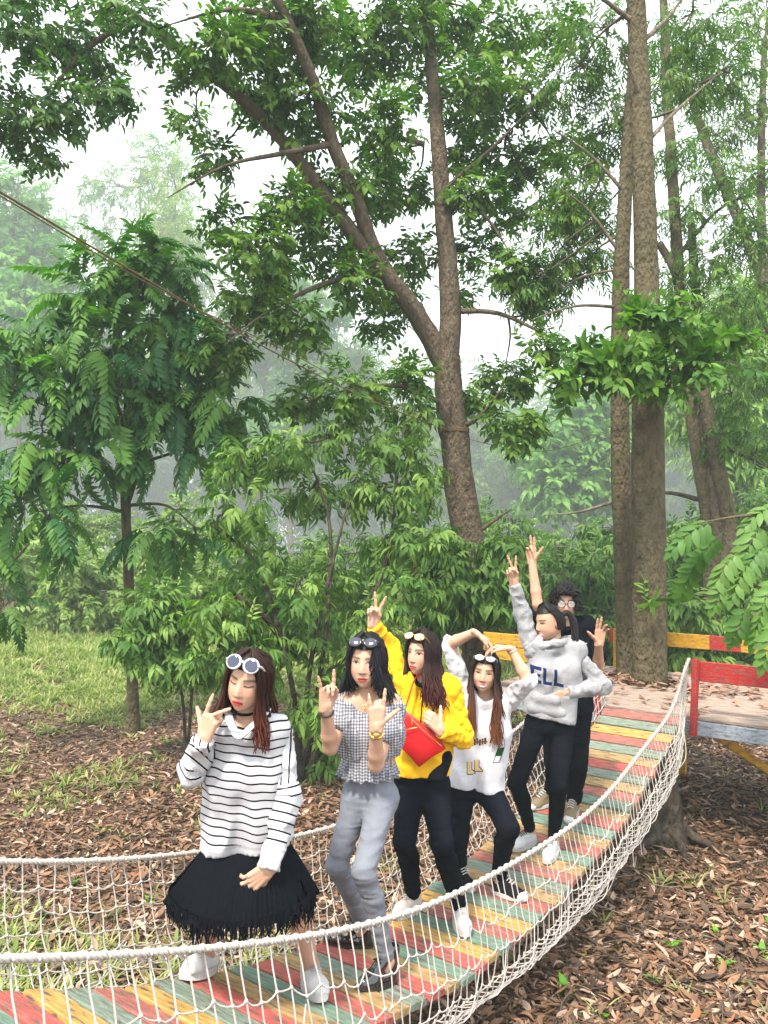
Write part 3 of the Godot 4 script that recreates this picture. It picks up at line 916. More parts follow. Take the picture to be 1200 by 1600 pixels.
	wood(t, "trunk", [Vector3(2.803, -0.071, -8.87), Vector3(2.823, 1.091, -8.87), Vector3(2.8, 2.352, -8.87), Vector3(2.775, 3.549, -8.87), Vector3(2.782, 4.766, -8.9), Vector3(2.816, 5.836, -8.9), Vector3(2.897, 6.939, -8.95), Vector3(2.987, 8.063, -9), Vector3(3.079, 9.245, -9.1)], [0.135, 0.122, 0.115, 0.11, 0.105, 0.095, 0.08, 0.06, 0.045], bk_green, limbs, 16, 0.05)
	for q in [[Vector3(2.788, 5.376, -8.9), Vector3(2.222, 5.33, -8.7), Vector3(1.663, 5.108, -8.5)], [Vector3(2.825, 5.99, -8.9), Vector3(2.408, 6.485, -8.8), Vector3(2.011, 6.744, -8.7)], [Vector3(2.864, 6.761, -8.9), Vector3(2.441, 7.225, -8.9), Vector3(1.964, 7.481, -8.8)], [Vector3(2.77, 3.099, -8.87), Vector3(2.341, 2.957, -9.1), Vector3(1.982, 2.927, -9.4)]]:
		wood(t, "branch", q, [0.026, 0.016, 0.004], bk_grey, limbs, 7)
	foliage(t, "leaf_spray", [[Vector3(2.465, 7.167, -9.6), 0.57, 110], [Vector3(2.174, 6.327, -9.8), 0.54, 110], [Vector3(2.676, 6.327, -9.8), 0.50, 100], [Vector3(2.298, 6.751, -9.6), 0.40, 80], [Vector3(2.087, 5.82, -9.8), 0.37, 60], [Vector3(2.774, 7.859, -9.8), 0.45, 70], [Vector3(1.837, 5.905, -9.8), 0.37, 60], [Vector3(2.849, 6.921, -9.8), 0.33, 50]], acacia, Color(0.057, 0.148, 0.026), Color(0.165, 0.282, 0.043), limbs, 80, 0.85, 0.55, 505, 0.6, bk_grey)

	# --- many-stemmed tree behind the right rail
	limbs = []
	t = thing("many_stemmed_tree", "tree of three leaning stems behind the back rail of the platform", "tree", Vector3(5.464, 0.08, -12.8))
	wood(t, "trunk", [Vector3(5.461, -0.079, -12.8), Vector3(5.497, 0.933, -12.8), Vector3(5.513, 2.004, -12.8), Vector3(5.453, 3.082, -12.8), Vector3(5.226, 4.6, -12.8), Vector3(5.134, 6.158, -12.9), Vector3(5.029, 8.654, -13), Vector3(5.019, 10.821, -13.2), Vector3(5.041, 13.073, -13.4)], [0.21, 0.18, 0.14, 0.115, 0.105, 0.1, 0.09, 0.08, 0.06], bk_green, limbs, 14, 0.2)
	wood(t, "stem", [Vector3(5.552, 1.796, -12.7), Vector3(5.57, 2.971, -12.7), Vector3(5.368, 4.709, -12.8), Vector3(5.241, 5.693, -12.8), Vector3(5.058, 7.046, -12.9), Vector3(4.773, 7.753, -13)], [0.12, 0.11, 0.10, 0.09, 0.08, 0.06], bk_warm, limbs, 12)
	wood(t, "stem", [Vector3(5.528, 1.697, -12.6), Vector3(5.735, 2.756, -12.6), Vector3(5.49, 4.142, -12.6), Vector3(5.386, 5.126, -12.7), Vector3(5.378, 6.38, -12.9), Vector3(5.414, 8.174, -13.2)], [0.13, 0.125, 0.11, 0.10, 0.09, 0.06], bk_green, limbs, 12)
	for q in [[Vector3(5.481, 4.261, -12.7), Vector3(5.881, 3.939, -12.2), Vector3(6.237, 3.684, -12)], [Vector3(5.064, 7.491, -12.9), Vector3(5.691, 8.229, -12.8), Vector3(6.254, 8.469, -12.6)], [Vector3(5.261, 4.818, -12.8), Vector3(5.886, 5.645, -12.6), Vector3(6.327, 6.022, -12.4)], [Vector3(5.294, 3.298, -12.8), Vector3(4.607, 3.382, -12.4), Vector3(4.152, 3.156, -12)]]:
		wood(t, "branch", q, [0.045, 0.028, 0.006], bk_dark, limbs, 7)
	foliage(t, "leaf_spray", [[Vector3(5.483, 7.378, -12.6), 0.69, 110], [Vector3(6.009, 6.618, -12.6), 0.69, 110], [Vector3(5.446, 6.351, -12.8), 0.59, 80], [Vector3(6.214, 5.597, -12.4), 0.63, 100], [Vector3(5.876, 4.999, -12.6), 0.58, 80], [Vector3(6.141, 4.21, -12.3), 0.47, 60], [Vector3(5.034, 8.229, -12.8), 0.54, 70], [Vector3(5.699, 8.784, -12.8), 0.65, 90], [Vector3(5.126, 9.333, -13), 0.55, 70], [Vector3(6.297, 7.557, -12.5), 0.63, 90], [Vector3(4.909, 7.012, -12.8), 0.49, 50], [Vector3(5.546, 4.356, -12.6), 0.42, 50], [Vector3(6.031, 8.032, -12.6), 0.53, 70]], acacia, Color(0.057, 0.142, 0.026), Color(0.153, 0.268, 0.048), limbs, 60, 1.0, 0.55, 506, 0.6, bk_dark)

	# --- slim leaning trees on the right
	limbs = []
	t = thing("slim_tree", "slim tree leaning left with pale upper branches beside the clearing", "tree", Vector3(8.997, 0.433, -14.7))
	wood(t, "trunk", [Vector3(8.994, 0.31, -14.7), Vector3(8.499, 3.142, -14.6), Vector3(7.821, 6.097, -14.5), Vector3(7.244, 7.681, -14.4), Vector3(6.653, 9.176, -14.4), Vector3(6.16, 10.61, -14.5), Vector3(5.905, 11.816, -14.6)], [0.17, 0.14, 0.12, 0.11, 0.10, 0.08, 0.05], bk_grey, limbs, 12)
	wood(t, "limb", [Vector3(7.535, 6.814, -14.4), Vector3(7.228, 8.263, -14.3), Vector3(7.237, 10.251, -14.3), Vector3(7.383, 12.324, -14.4)], [0.09, 0.085, 0.07, 0.05], bk_grey, limbs, 10)
	foliage(t, "leaf_spray", [[Vector3(6.192, 11.438, -14.4), 0.73, 100], [Vector3(6.949, 12.324, -14.4), 0.85, 120], [Vector3(5.787, 12.458, -14.6), 0.68, 80], [Vector3(7.125, 10.875, -14.3), 0.72, 100], [Vector3(6.548, 10.429, -14.4), 0.61, 80], [Vector3(5.275, 11.688, -14.6), 0.55, 50], [Vector3(7.165, 9.628, -14.3), 0.60, 80], [Vector3(7.459, 13.086, -14.4), 0.73, 80]], acacia, Color(0.090, 0.174, 0.035), Color(0.191, 0.295, 0.060), limbs, 40, 1.1, 0.5, 507, 0.6, bk_grey)

	# --- feather-leaved tree on the left
	limbs = []
	t = thing("feather_leaved_tree", "small tree with dark drooping feather-shaped leaves standing in the litter", "tree", Vector3(-3.406, 0.045, -10.4))
	wood(t, "trunk", [Vector3(-3.405, -0.041, -10.4), Vector3(-3.433, 0.908, -10.4), Vector3(-3.491, 2.125, -10.4), Vector3(-3.548, 3.264, -10.4), Vector3(-3.541, 4.235, -10.4), Vector3(-3.498, 5.122, -10.4), Vector3(-3.437, 6.015, -10.4), Vector3(-3.356, 6.642, -10.4)], [0.085, 0.075, 0.07, 0.065, 0.055, 0.045, 0.03, 0.015], bk_green, limbs, 12, 0.25)
	wood(t, "limb", [Vector3(-3.537, 3.089, -10.4), Vector3(-3.377, 3.52, -10.3), Vector3(-3.314, 4.037, -10.25), Vector3(-3.358, 4.726, -10.2), Vector3(-3.502, 5.249, -10.2)], [0.05, 0.045, 0.04, 0.03, 0.02], bk_green, limbs, 10)
	for q in [[Vector3(-3.517, 3.705, -10.4), Vector3(-4.106, 4.189, -10.1), Vector3(-4.654, 4.477, -9.8)], [Vector3(-3.502, 3.881, -10.4), Vector3(-2.653, 4.361, -10.1), Vector3(-2.016, 4.665, -9.9)], [Vector3(-3.523, 4.235, -10.4), Vector3(-3.904, 4.771, -10), Vector3(-4.288, 5.205, -9.7)], [Vector3(-3.481, 4.412, -10.4), Vector3(-2.859, 5.075, -10.2), Vector3(-2.383, 5.627, -10)], [Vector3(-3.481, 5.122, -10.4), Vector3(-3.821, 5.774, -10.2), Vector3(-4.007, 6.144, -10)], [Vector3(-3.545, 3.001, -10.4), Vector3(-3.966, 3.072, -10), Vector3(-4.373, 2.974, -9.6)], [Vector3(-3.537, 3.089, -10.4), Vector3(-2.926, 3.08, -10.2), Vector3(-2.444, 2.734, -10)], [Vector3(-3.435, 5.836, -10.4), Vector3(-3.043, 6.126, -10.2), Vector3(-2.731, 6.402, -10)], [Vector3(-3.519, 3.881, -10.4), Vector3(-3.455, 4.459, -9.7), Vector3(-3.553, 4.702, -9.3)], [Vector3(-3.516, 3.616, -10.4), Vector3(-2.563, 3.846, -10.1), Vector3(-1.759, 3.906, -9.9)]]:
		wood(t, "branch", q, [0.028, 0.018, 0.005], bk_green, limbs, 7)
	foliage(t, "leaf", [[Vector3(-3.297, 6.649, -10.3), 0.36, 12], [Vector3(-2.871, 6.301, -10.2), 0.41, 14], [Vector3(-3.652, 6.213, -10.2), 0.41, 14], [Vector3(-4.003, 5.799, -10), 0.46, 16], [Vector3(-3.182, 5.831, -10.1), 0.51, 16], [Vector3(-4.499, 5.231, -9.8), 0.45, 16], [Vector3(-3.747, 5.063, -9.8), 0.50, 20], [Vector3(-2.974, 5.113, -10), 0.55, 20], [Vector3(-2.381, 5.37, -10), 0.42, 14], [Vector3(-4.775, 4.707, -9.7), 0.37, 12], [Vector3(-4.195, 4.459, -9.7), 0.49, 18], [Vector3(-3.455, 4.459, -9.7), 0.45, 16], [Vector3(-2.629, 4.514, -10), 0.51, 18], [Vector3(-2.035, 4.514, -10), 0.38, 12], [Vector3(-2.285, 3.919, -10), 0.38, 9], [Vector3(-4.387, 3.868, -9.6), 0.45, 15], [Vector3(-3.977, 3.644, -9.8), 0.33, 9], [Vector3(-3.3, 3.919, -10), 0.34, 8], [Vector3(-4.652, 3.211, -9.5), 0.36, 10], [Vector3(-4.166, 2.89, -9.5), 0.32, 9], [Vector3(-3.009, 2.736, -10.2), 0.30, 7], [Vector3(-2.553, 2.65, -10.1), 0.26, 6]], fronds, Color(0.039, 0.127, 0.039), Color(0.146, 0.300, 0.051), limbs, 300, 0.92, 0.45, 508, 1.1, bk_green, Color(0, 0, 0, 0), 1.9)

	# --- broad-leaved branch of a neighbour at the left edge
	limbs = []
	t = thing("young_tree", "young tree whose leafy twigs hang over the grass at the clearing edge", "tree", Vector3(-5.127, 0.243, -9.3))
	wood(t, "trunk", [Vector3(-5.124, 0.089, -9.3), Vector3(-5.11, 1.403, -9.3), Vector3(-5.171, 2.572, -9.3), Vector3(-5.114, 3.751, -9.3)], [0.07, 0.06, 0.05, 0.03], bk_green, limbs, 10)
	wood(t, "branch", [Vector3(-5.139, 1.713, -9.3), Vector3(-4.593, 2.191, -9.1), Vector3(-4.208, 2.574, -9)], [0.025, 0.02, 0.01], bk_dark, limbs, 7)
	foliage(t, "leaf", [[Vector3(-4.498, 1.819, -9), 0.21, 8], [Vector3(-4.825, 2.344, -9.1), 0.35, 14], [Vector3(-4.97, 3.116, -9.2), 0.47, 16]], fronds, Color(0.033, 0.101, 0.026), Color(0.108, 0.215, 0.038), limbs, 60, 0.7, 0.7, 509, 0.8, bk_green)

	# --- bushy lychee shrub between bridge and forked tree
	limbs = []
	t = thing("broad_shrub", "large bushy shrub of many stems with glossy pointed leaves behind the girls", "shrub", Vector3(-0.9, 0.056, -8.3))
	for q in [[Vector3(-0.899, -0.012, -8.3), Vector3(-0.847, 0.846, -8.3), Vector3(-0.752, 1.537, -8.3), Vector3(-0.566, 2.367, -8.4), Vector3(-0.395, 3.08, -8.5)], [Vector3(-0.927, -0.012, -8.3), Vector3(-0.946, 0.8, -8.2), Vector3(-1.087, 1.563, -8.1), Vector3(-1.347, 2.381, -8), Vector3(-1.798, 2.783, -7.9)], [Vector3(-0.877, -0.028, -8.35), Vector3(-0.712, 1.085, -8.5), Vector3(-0.615, 2.072, -8.6), Vector3(-0.646, 2.943, -8.7), Vector3(-0.968, 3.766, -8.8)],
			[Vector3(-0.858, -0.012, -8.3), Vector3(-0.555, 0.846, -8.3), Vector3(-0.139, 1.537, -8.3), Vector3(0.283, 2.226, -8.4)], [Vector3(-0.922, 0.038, -8.25), Vector3(-1.137, 0.778, -8), Vector3(-1.438, 1.344, -7.8), Vector3(-1.744, 1.617, -7.7)], [Vector3(-0.84, -0.044, -8.4), Vector3(-0.292, 1.483, -8.7), Vector3(0.075, 2.575, -8.9), Vector3(0.152, 3.563, -9)], [Vector3(-1.087, 1.563, -8.1), Vector3(-1.261, 1.854, -7.9), Vector3(-1.508, 2.06, -7.8)]]:
		wood(t, "stem", q, [0.035, 0.03, 0.025, 0.018, 0.010].slice(0, q.size()), bk_dark, limbs, 8)
	foliage(t, "leaf_spray", [[Vector3(-1.092, 3.741, -8.6), 0.44, 90], [Vector3(-1.474, 3.492, -8.3), 0.42, 90], [Vector3(-1.553, 2.987, -8), 0.40, 90], [Vector3(-0.521, 3.841, -8.8), 0.41, 80], [Vector3(0, 3.792, -9), 0.42, 80], [Vector3(-0.291, 3.231, -8.6), 0.44, 90], [Vector3(0.297, 3.17, -8.8), 0.41, 80], [Vector3(-0.851, 3.146, -8.4), 0.39, 70], [Vector3(0.435, 2.578, -8.6), 0.36, 80], [Vector3(-0.072, 2.578, -8.5), 0.36, 70], [Vector3(-1.213, 2.515, -8), 0.27, 40], [Vector3(-1.311, 2.06, -7.8), 0.43, 110], [Vector3(-1.681, 1.874, -7.7), 0.36, 90], [Vector3(-0.982, 1.669, -7.8), 0.39, 100], [Vector3(-1.338, 1.567, -7.6), 0.38, 100], [Vector3(-1.72, 1.44, -7.6), 0.26, 50], [Vector3(-0.874, 2.045, -8), 0.30, 50], [Vector3(-0.272, 1.834, -8.1), 0.41, 100], [Vector3(0.209, 2.022, -8.3), 0.42, 90], [Vector3(-0.402, 1.31, -8), 0.37, 80], [Vector3(0, 1.428, -8.1), 0.34, 70], [Vector3(0.308, 4.192, -9.1), 0.35, 60], [Vector3(0.457, 3.563, -9), 0.30, 50], [Vector3(-0.559, 2.231, -8.3), 0.24, 30], [Vector3(-0.793, 0.933, -7.9), 0.30, 50], [Vector3(-0.66, 0.475, -7.9), 0.27, 40], [Vector3(0.592, 2.058, -8.8), 0.30, 50], [Vector3(0.139, 1.122, -8.3), 0.35, 60]], lychee, Color(0.057, 0.142, 0.026), Color(0.211, 0.336, 0.073), limbs, 300, 0.88, 0.6, 510, 0.7, bk_dark, Color(0, 0, 0, 0), 0.68, 0.6)
	limbs = []
	t = thing("low_shrub", "low rounded shrub with pale pointed leaves in front of the slender left trunk", "shrub", Vector3(-2.38, 0.041, -9.2))
	for q in [[Vector3(-2.38, -0.035, -9.2), Vector3(-2.425, 0.727, -9.2), Vector3(-2.58, 1.429, -9.1), Vector3(-2.761, 1.97, -9)], [Vector3(-2.364, -0.035, -9.2), Vector3(-2.31, 0.803, -9.2), Vector3(-2.252, 1.429, -9.1)]]:
		wood(t, "stem", q, [0.022, 0.018, 0.014, 0.008].slice(0, q.size()), bk_dark, limbs, 7)
	foliage(t, "leaf_spray", [[Vector3(-2.76, 1.857, -9), 0.34, 70], [Vector3(-2.874, 1.456, -8.9), 0.30, 60], [Vector3(-2.53, 1.518, -9), 0.34, 70], [Vector3(-2.639, 1.143, -9), 0.27, 40], [Vector3(-2.289, 1.278, -9.1), 0.27, 40], [Vector3(-2.37, 1.81, -9.1), 0.27, 40]], lychee, Color(0.064, 0.161, 0.030), Color(0.204, 0.349, 0.078), limbs, 160, 0.9, 0.6, 511, 0.8, bk_dark)
	limbs = []
	t = thing("low_shrub", "drooping shrub wrapped round the foot of the forked tree", "shrub", Vector3(1.111, 0.191, -9.5))
	for q in [[Vector3(1.071, 0.074, -9.5), Vector3(1.009, 1.389, -9.4), Vector3(0.9, 2.337, -9.3)], [Vector3(1.126, 0.074, -9.5), Vector3(1.262, 1.389, -9.4), Vector3(1.37, 2.337, -9.3)]]:
		wood(t, "stem", q, [0.025, 0.018, 0.01], bk_dark, limbs, 7)
	foliage(t, "leaf_spray", [[Vector3(0.713, 2.571, -9.4), 0.27, 50], [Vector3(1.362, 2.476, -9.4), 0.27, 50], [Vector3(1.409, 2.259, -9.3), 0.27, 50], [Vector3(0.697, 2.34, -9.2), 0.31, 60], [Vector3(0.929, 2.186, -9.2), 0.31, 70], [Vector3(1.237, 1.954, -9.2), 0.35, 80], [Vector3(0.696, 1.8, -9.2), 0.31, 60], [Vector3(1.505, 2.571, -9.4), 0.24, 30]], lychee, Color(0.044, 0.121, 0.024), Color(0.153, 0.268, 0.056), limbs, 160, 1.0, 0.75, 512, 0.7, bk_dark)

	# --- large feathery leaves reaching in from the right
	limbs = []
	t = thing("feather_leaved_tree", "overhanging tree with large pale feather-shaped leaves reaching over the red rail", "tree", Vector3(4.019, 0.152, -5.9))
	wood(t, "trunk", [Vector3(4.015, 0.007, -5.9), Vector3(3.959, 1.859, -5.9), Vector3(3.893, 3.348, -5.9), Vector3(3.866, 4.356, -5.9)], [0.09, 0.08, 0.06, 0.04], bk_green, limbs, 10)
	for q in [[Vector3(3.936, 2.6, -5.9), Vector3(3.278, 2.846, -5.8), Vector3(2.741, 2.818, -5.7), Vector3(2.355, 2.756, -5.7)], [Vector3(3.939, 2.056, -5.9), Vector3(3.212, 2.315, -5.7), Vector3(2.731, 2.297, -5.6), Vector3(2.447, 2.18, -5.6)], [Vector3(3.945, 1.662, -5.9), Vector3(3.198, 2.086, -5.6), Vector3(2.772, 2.142, -5.5), Vector3(2.539, 1.981, -5.5)]]:
		wood(t, "branch", q, [0.03, 0.02, 0.013, 0.006], bk_green, limbs, 7)
	var fr := []
	for q in [[Vector3(2.499, 2.77, -5.7), -1.0, -0.25, 0.2], [Vector3(2.836, 2.77, -5.7), -0.6, -0.6, 0.5], [Vector3(2.831, 2.603, -5.6), -0.9, -0.5, 0.4], [Vector3(2.641, 2.556, -5.6), -0.9, -0.6, 0.2], [Vector3(2.878, 2.593, -5.6), -0.9, -0.35, 0.3], [Vector3(2.734, 2.499, -5.6), -0.8, -0.5, 0.5], [Vector3(2.592, 2.429, -5.6), -0.75, -0.8, 0.3], [Vector3(2.845, 2.363, -5.5), -0.7, -0.7, 0.5], [Vector3(2.774, 2.225, -5.5), -0.6, -0.9, 0.4], [Vector3(2.634, 2.179, -5.5), -0.5, -0.9, 0.2], [Vector3(2.485, 2.59, -5.9), -0.4, -0.95, 0.0], [Vector3(2.591, 2.689, -5.8), -0.7, -0.7, -0.2], [Vector3(2.45, 2.488, -6), -0.3, -1.0, 0.1], [Vector3(3.006, 2.89, -5.7), -1.0, -0.1, 0.3], [Vector3(2.834, 2.097, -5.4), -0.7, -0.8, 0.4]]:
		fr.append(q)
	rng.seed = 513
	var tones := [tint(Color(0.090, 0.195, 0.048)), tint(Color(0.140, 0.255, 0.065)), tint(Color(0.114, 0.228, 0.043))]
	for q in fr:
		var p: Vector3 = q[0] - t.position
		part("leaf", big_fronds[rng.randi() % 3], tones[rng.randi() % 3], t, Transform3D(aim(Vector3(q[1], q[2], q[3]).normalized(), (Vector3.UP + Vector3(0, 0, 0.7) + rdir() * 0.25).normalized()).scaled(Vector3.ONE * rnd(0.58, 0.74)), p))

	# --- cut stump that carries the bridge end
	limbs = []
	t = thing("tree_stump", "dark cut tree stump with spreading roots under the bridge end", "stump", Vector3(2.47, 0.024, -6.75))
	wood(t, "trunk", [Vector3(2.469, -0.053, -6.75), Vector3(2.456, 0.235, -6.75), Vector3(2.452, 0.448, -6.78), Vector3(2.451, 0.637, -6.8)], [0.15, 0.135, 0.13, 0.125], bk_dark, limbs, 16, 0.35)
	for k in 6:
		var a := TAU * k / 6.0 + 0.3
		var c := t.position
		wood(t, "root", [c + Vector3(cos(a) * 0.08, 0.16, sin(a) * 0.08), c + Vector3(cos(a) * 0.2, 0.045, sin(a) * 0.2), c + Vector3(cos(a + 0.2) * 0.42, -0.02, sin(a + 0.2) * 0.42)], [0.07, 0.045, 0.015], bk_dark, limbs, 8)

	make_background(acacia, broad, lychee, bk_grey)
	# --- green seedlings among the litter
	var seedling := [whorl_mesh(460, 6, 0.10, 0.045), whorl_mesh(461, 8, 0.085, 0.03), whorl_mesh(462, 5, 0.12, 0.05)]
	rng.seed = 520
	for q in [[1.06, -4.50, 1.1], [1.85, -4.99, 1.0], [0.82, -4.84, 0.7], [2.09, -4.76, 1.0], [1.60, -4.62, 0.7], [2.40, -4.91, 0.9], [1.24, -5.66, 0.7], [2.22, -5.15, 0.8], [1.51, -4.84, 0.6], [2.11, -4.56, 0.8], [0.68, -4.91, 0.6], [0.39, -4.62, 0.6], [1.26, -4.91, 0.5], [2.65, -5.33, 0.6], [-2.38, -5.93, 0.8], [-2.24, -4.91, 0.8], [-1.73, -4.76, 0.7], [-1.70, -5.61, 0.7], [1.18, -4.25, 0.7], [1.72, -4.25, 0.6]]:
		var p := Vector3(q[0], ground_y(q[0], q[1]), q[1])
		var o := thing("seedling", ("green leafy seedling in the grassy litter on the bridge's far side" if q[0] < 0.0 and q[1] > -8.0 else ("larger green seedling in the litter beside the bridge" if q[2] > 0.75 else "tiny green seedling in the litter beside the bridge")), "plant", p, "seedlings in the leaf litter")
		part("leaves", seedling[rng.randi() % 3], tint(Color(0.101, 0.268, 0.026).lerp(Color(0.178, 0.362, 0.043), rng.randf())), o, Transform3D(Basis(Vector3.RIGHT, -PI * 0.5) * Basis(Vector3.BACK, rnd(0, TAU)) * Basis().scaled(Vector3.ONE * q[2]), Vector3(0, 0.05 * q[2], 0)))

func make_background(acacia: Array, broad: Array, lychee: Array, bk: Material) -> void:
	# trees that stand behind the clearing, each with trunk and crown: x, depth, height, crown half-width, kind
	rng.seed = 600
	var list := [[-15.5, 30.0, 15.0, 3.4, 0], [-13.0, 27.0, 13.5, 3.0, 1], [-10.5, 32.0, 17.0, 3.6, 0], [-8.0, 29.0, 14.0, 3.0, 2], [-5.6, 34.0, 12.5, 3.0, 0], [-3.6, 30.0, 10.6, 2.6, 1], [-1.4, 33.0, 12.6, 3.0, 0], [1.2, 36.0, 9.8, 3.2, 1],
		[4.2, 34.0, 9.0, 3.0, 0], [7.0, 38.0, 8.6, 3.6, 1], [9.6, 30.0, 11.0, 3.0, 0], [12.2, 26.0, 14.0, 3.0, 2], [14.5, 30.0, 15.0, 3.4, 0], [10.4, 20.0, 11.0, 2.2, 0], [6.2, 24.0, 7.0, 2.4, 1], [-19.0, 34.0, 15.5, 3.6, 1], [18.0, 33.0, 14.0, 3.5, 0], [8.3, 18.0, 8.6, 1.7, 0]]
	var tints := [[Color(0.117, 0.244, 0.049), Color(0.248, 0.402, 0.085)], [Color(0.100, 0.261, 0.056), Color(0.231, 0.437, 0.091)], [Color(0.215, 0.332, 0.046), Color(0.397, 0.506, 0.078)]]
	var lab := ["tall pale green feathery tree in the haze ", "broad mid green tree in the haze ", "tall yellowish green tree in the haze "]
	for q in list:
		var far := 1.55
		if q[0] < -3.0: q[2] += 3.5
		q[0] *= far; q[1] *= far; q[2] = 2.65 + (q[2] - 2.65) * far; q[3] *= far
		var at := Vector3(q[0], 0, -q[1])
		var t := thing("background_tree", lab[q[4]] + zone(at), "tree", at, "background trees beyond the clearing")
		var limbs := []
		var h: float = q[2]
		wood(t, "trunk", [at + Vector3(0, -0.1, 0), at + Vector3(rnd(-0.3, 0.3), h * 0.35, 0), at + Vector3(rnd(-0.6, 0.6), h * 0.7, 0), at + Vector3(rnd(-0.6, 0.6), h * 0.92, 0)], [0.2, 0.16, 0.1, 0.03], bk, limbs, 8)
		var cl := ball_clumps(at + Vector3(0, h * 0.66, 0), Vector3(q[3] * 0.85, h * 0.36, q[3] * 0.85), 15, q[3] * 0.42, 80)
		foliage(t, "leaf_spray", cl, acacia if q[4] != 1 else broad, tints[q[4]][0], tints[q[4]][1], limbs, 0, 3.4, 0.3, rng.randi(), 0.7, bk)
		rng.seed = 601 + int(q[0] * 10.0) + int(q[1])
	# thicket of bushes along the far side of the clearing
	list = [[-12.5, 21.0, 2.6, 1.9], [-10.0, 22.5, 3.2, 2.0], [-8.0, 20.5, 2.4, 1.7], [-6.0, 22.0, 3.4, 1.9], [-4.4, 20.0, 2.6, 1.6], [-2.8, 19.0, 3.4, 1.7], [-1.0, 18.5, 3.0, 1.6], [0.8, 18.0, 3.4, 1.6], [2.4, 17.0, 3.0, 1.4], [3.6, 16.0, 3.2, 1.3], [4.8, 15.5, 3.4, 1.3], [5.9, 17.0, 4.2, 1.5], [7.6, 16.5, 4.4, 1.6], [9.2, 17.5, 4.2, 1.7], [3.4, 21.0, 4.4, 1.9], [7.6, 13.0, 3.4, 1.0], [-7.0, 26.0, 4.6, 2.2], [-11.0, 27.0, 5.0, 2.4], [4.9, 12.6, 2.2, 0.8], [6.4, 12.9, 2.4, 0.8]]
	for q in list:
		var at := Vector3(q[0], 0, -q[1])
		var wide: bool = q[3] > 1.5
		var pale: bool = q[0] < -4.0
		var t := thing("thicket_bush", ("wide " if wide else "narrow ") + ("pale bush" if pale else "dark green bush") + (" in the far thicket " if q[1] > 18.0 else " in the near thicket ") + zone(at), "bush", at, "bushes of the thicket")
		var limbs := []
		wood(t, "stem", [at + Vector3(0, -0.1, 0), at + Vector3(0.1, q[2] * 0.4, 0), at + Vector3(0, q[2] * 0.8, 0)], [0.06, 0.04, 0.02], bk, limbs, 6)
		var cl := ball_clumps(at + Vector3(0, q[2] * 0.48, 0), Vector3(q[3], q[2] * 0.46, q[3] * 0.8), 16, q[3] * 0.42, 46)
		var lo := Color(0.127, 0.215, 0.048) if pale else Color(0.064, 0.155, 0.030)
		var hi := Color(0.281, 0.389, 0.103) if pale else Color(0.191, 0.309, 0.065)
		foliage(t, "leaf_spray", cl, lychee if not pale else broad, lo, hi, limbs, 0, 1.25, 0.45, rng.randi(), 0.7, bk)
		rng.seed = 650 + int(q[0] * 10.0) + int(q[1])
	# far wood that reads as one mass
	var w := thing("distant_wood", "hazy far-off wood closing the view behind the trees", "wood", Vector3.ZERO, "", "stuff")
	for vr in 3:
		var tx := []
		var cs := []
		rng.seed = 700 + vr
		for k in 9000:
			var z := -rnd(70.0, 105.0)
			var x := rnd(-1, 1) * (8.0 + absf(z) * 0.75)
			var top := 15.0 + 5.0 * soft_noise.get_noise_2d(x * 1.4, z * 0.8) * 2.0
			if x < -9.0: top += 4.0
			var y := top * sqrt(rng.randf())
			tx.append(Transform3D(aim(rdir() + Vector3(0, 0, 0.6), Vector3.UP + rdir() * 0.4).scaled(Vector3.ONE * rnd(6.0, 10.0)), Vector3(x, y, z)))
			cs.append(Color(0.100, 0.226, 0.056).lerp(Color(0.215, 0.384, 0.091), rng.randf()))
		scatter("foliage", acacia[vr], mats.leaf, tx, cs, w)

func zone(at: Vector3) -> String:
	var k := at.x / -at.z
	if k < -0.3: return "beyond the small feather-leaved tree"
	if k < -0.06: return "beyond the large bushy shrub"
	if k < 0.17: return "behind the forked tree"
	if k < 0.35: return "seen between the forked tree and straight trunks"
	return "behind the three leaning stems"



# ---------- people ----------
func hump(x: float, s: float) -> float:
	return exp(-x * x / (s * s))

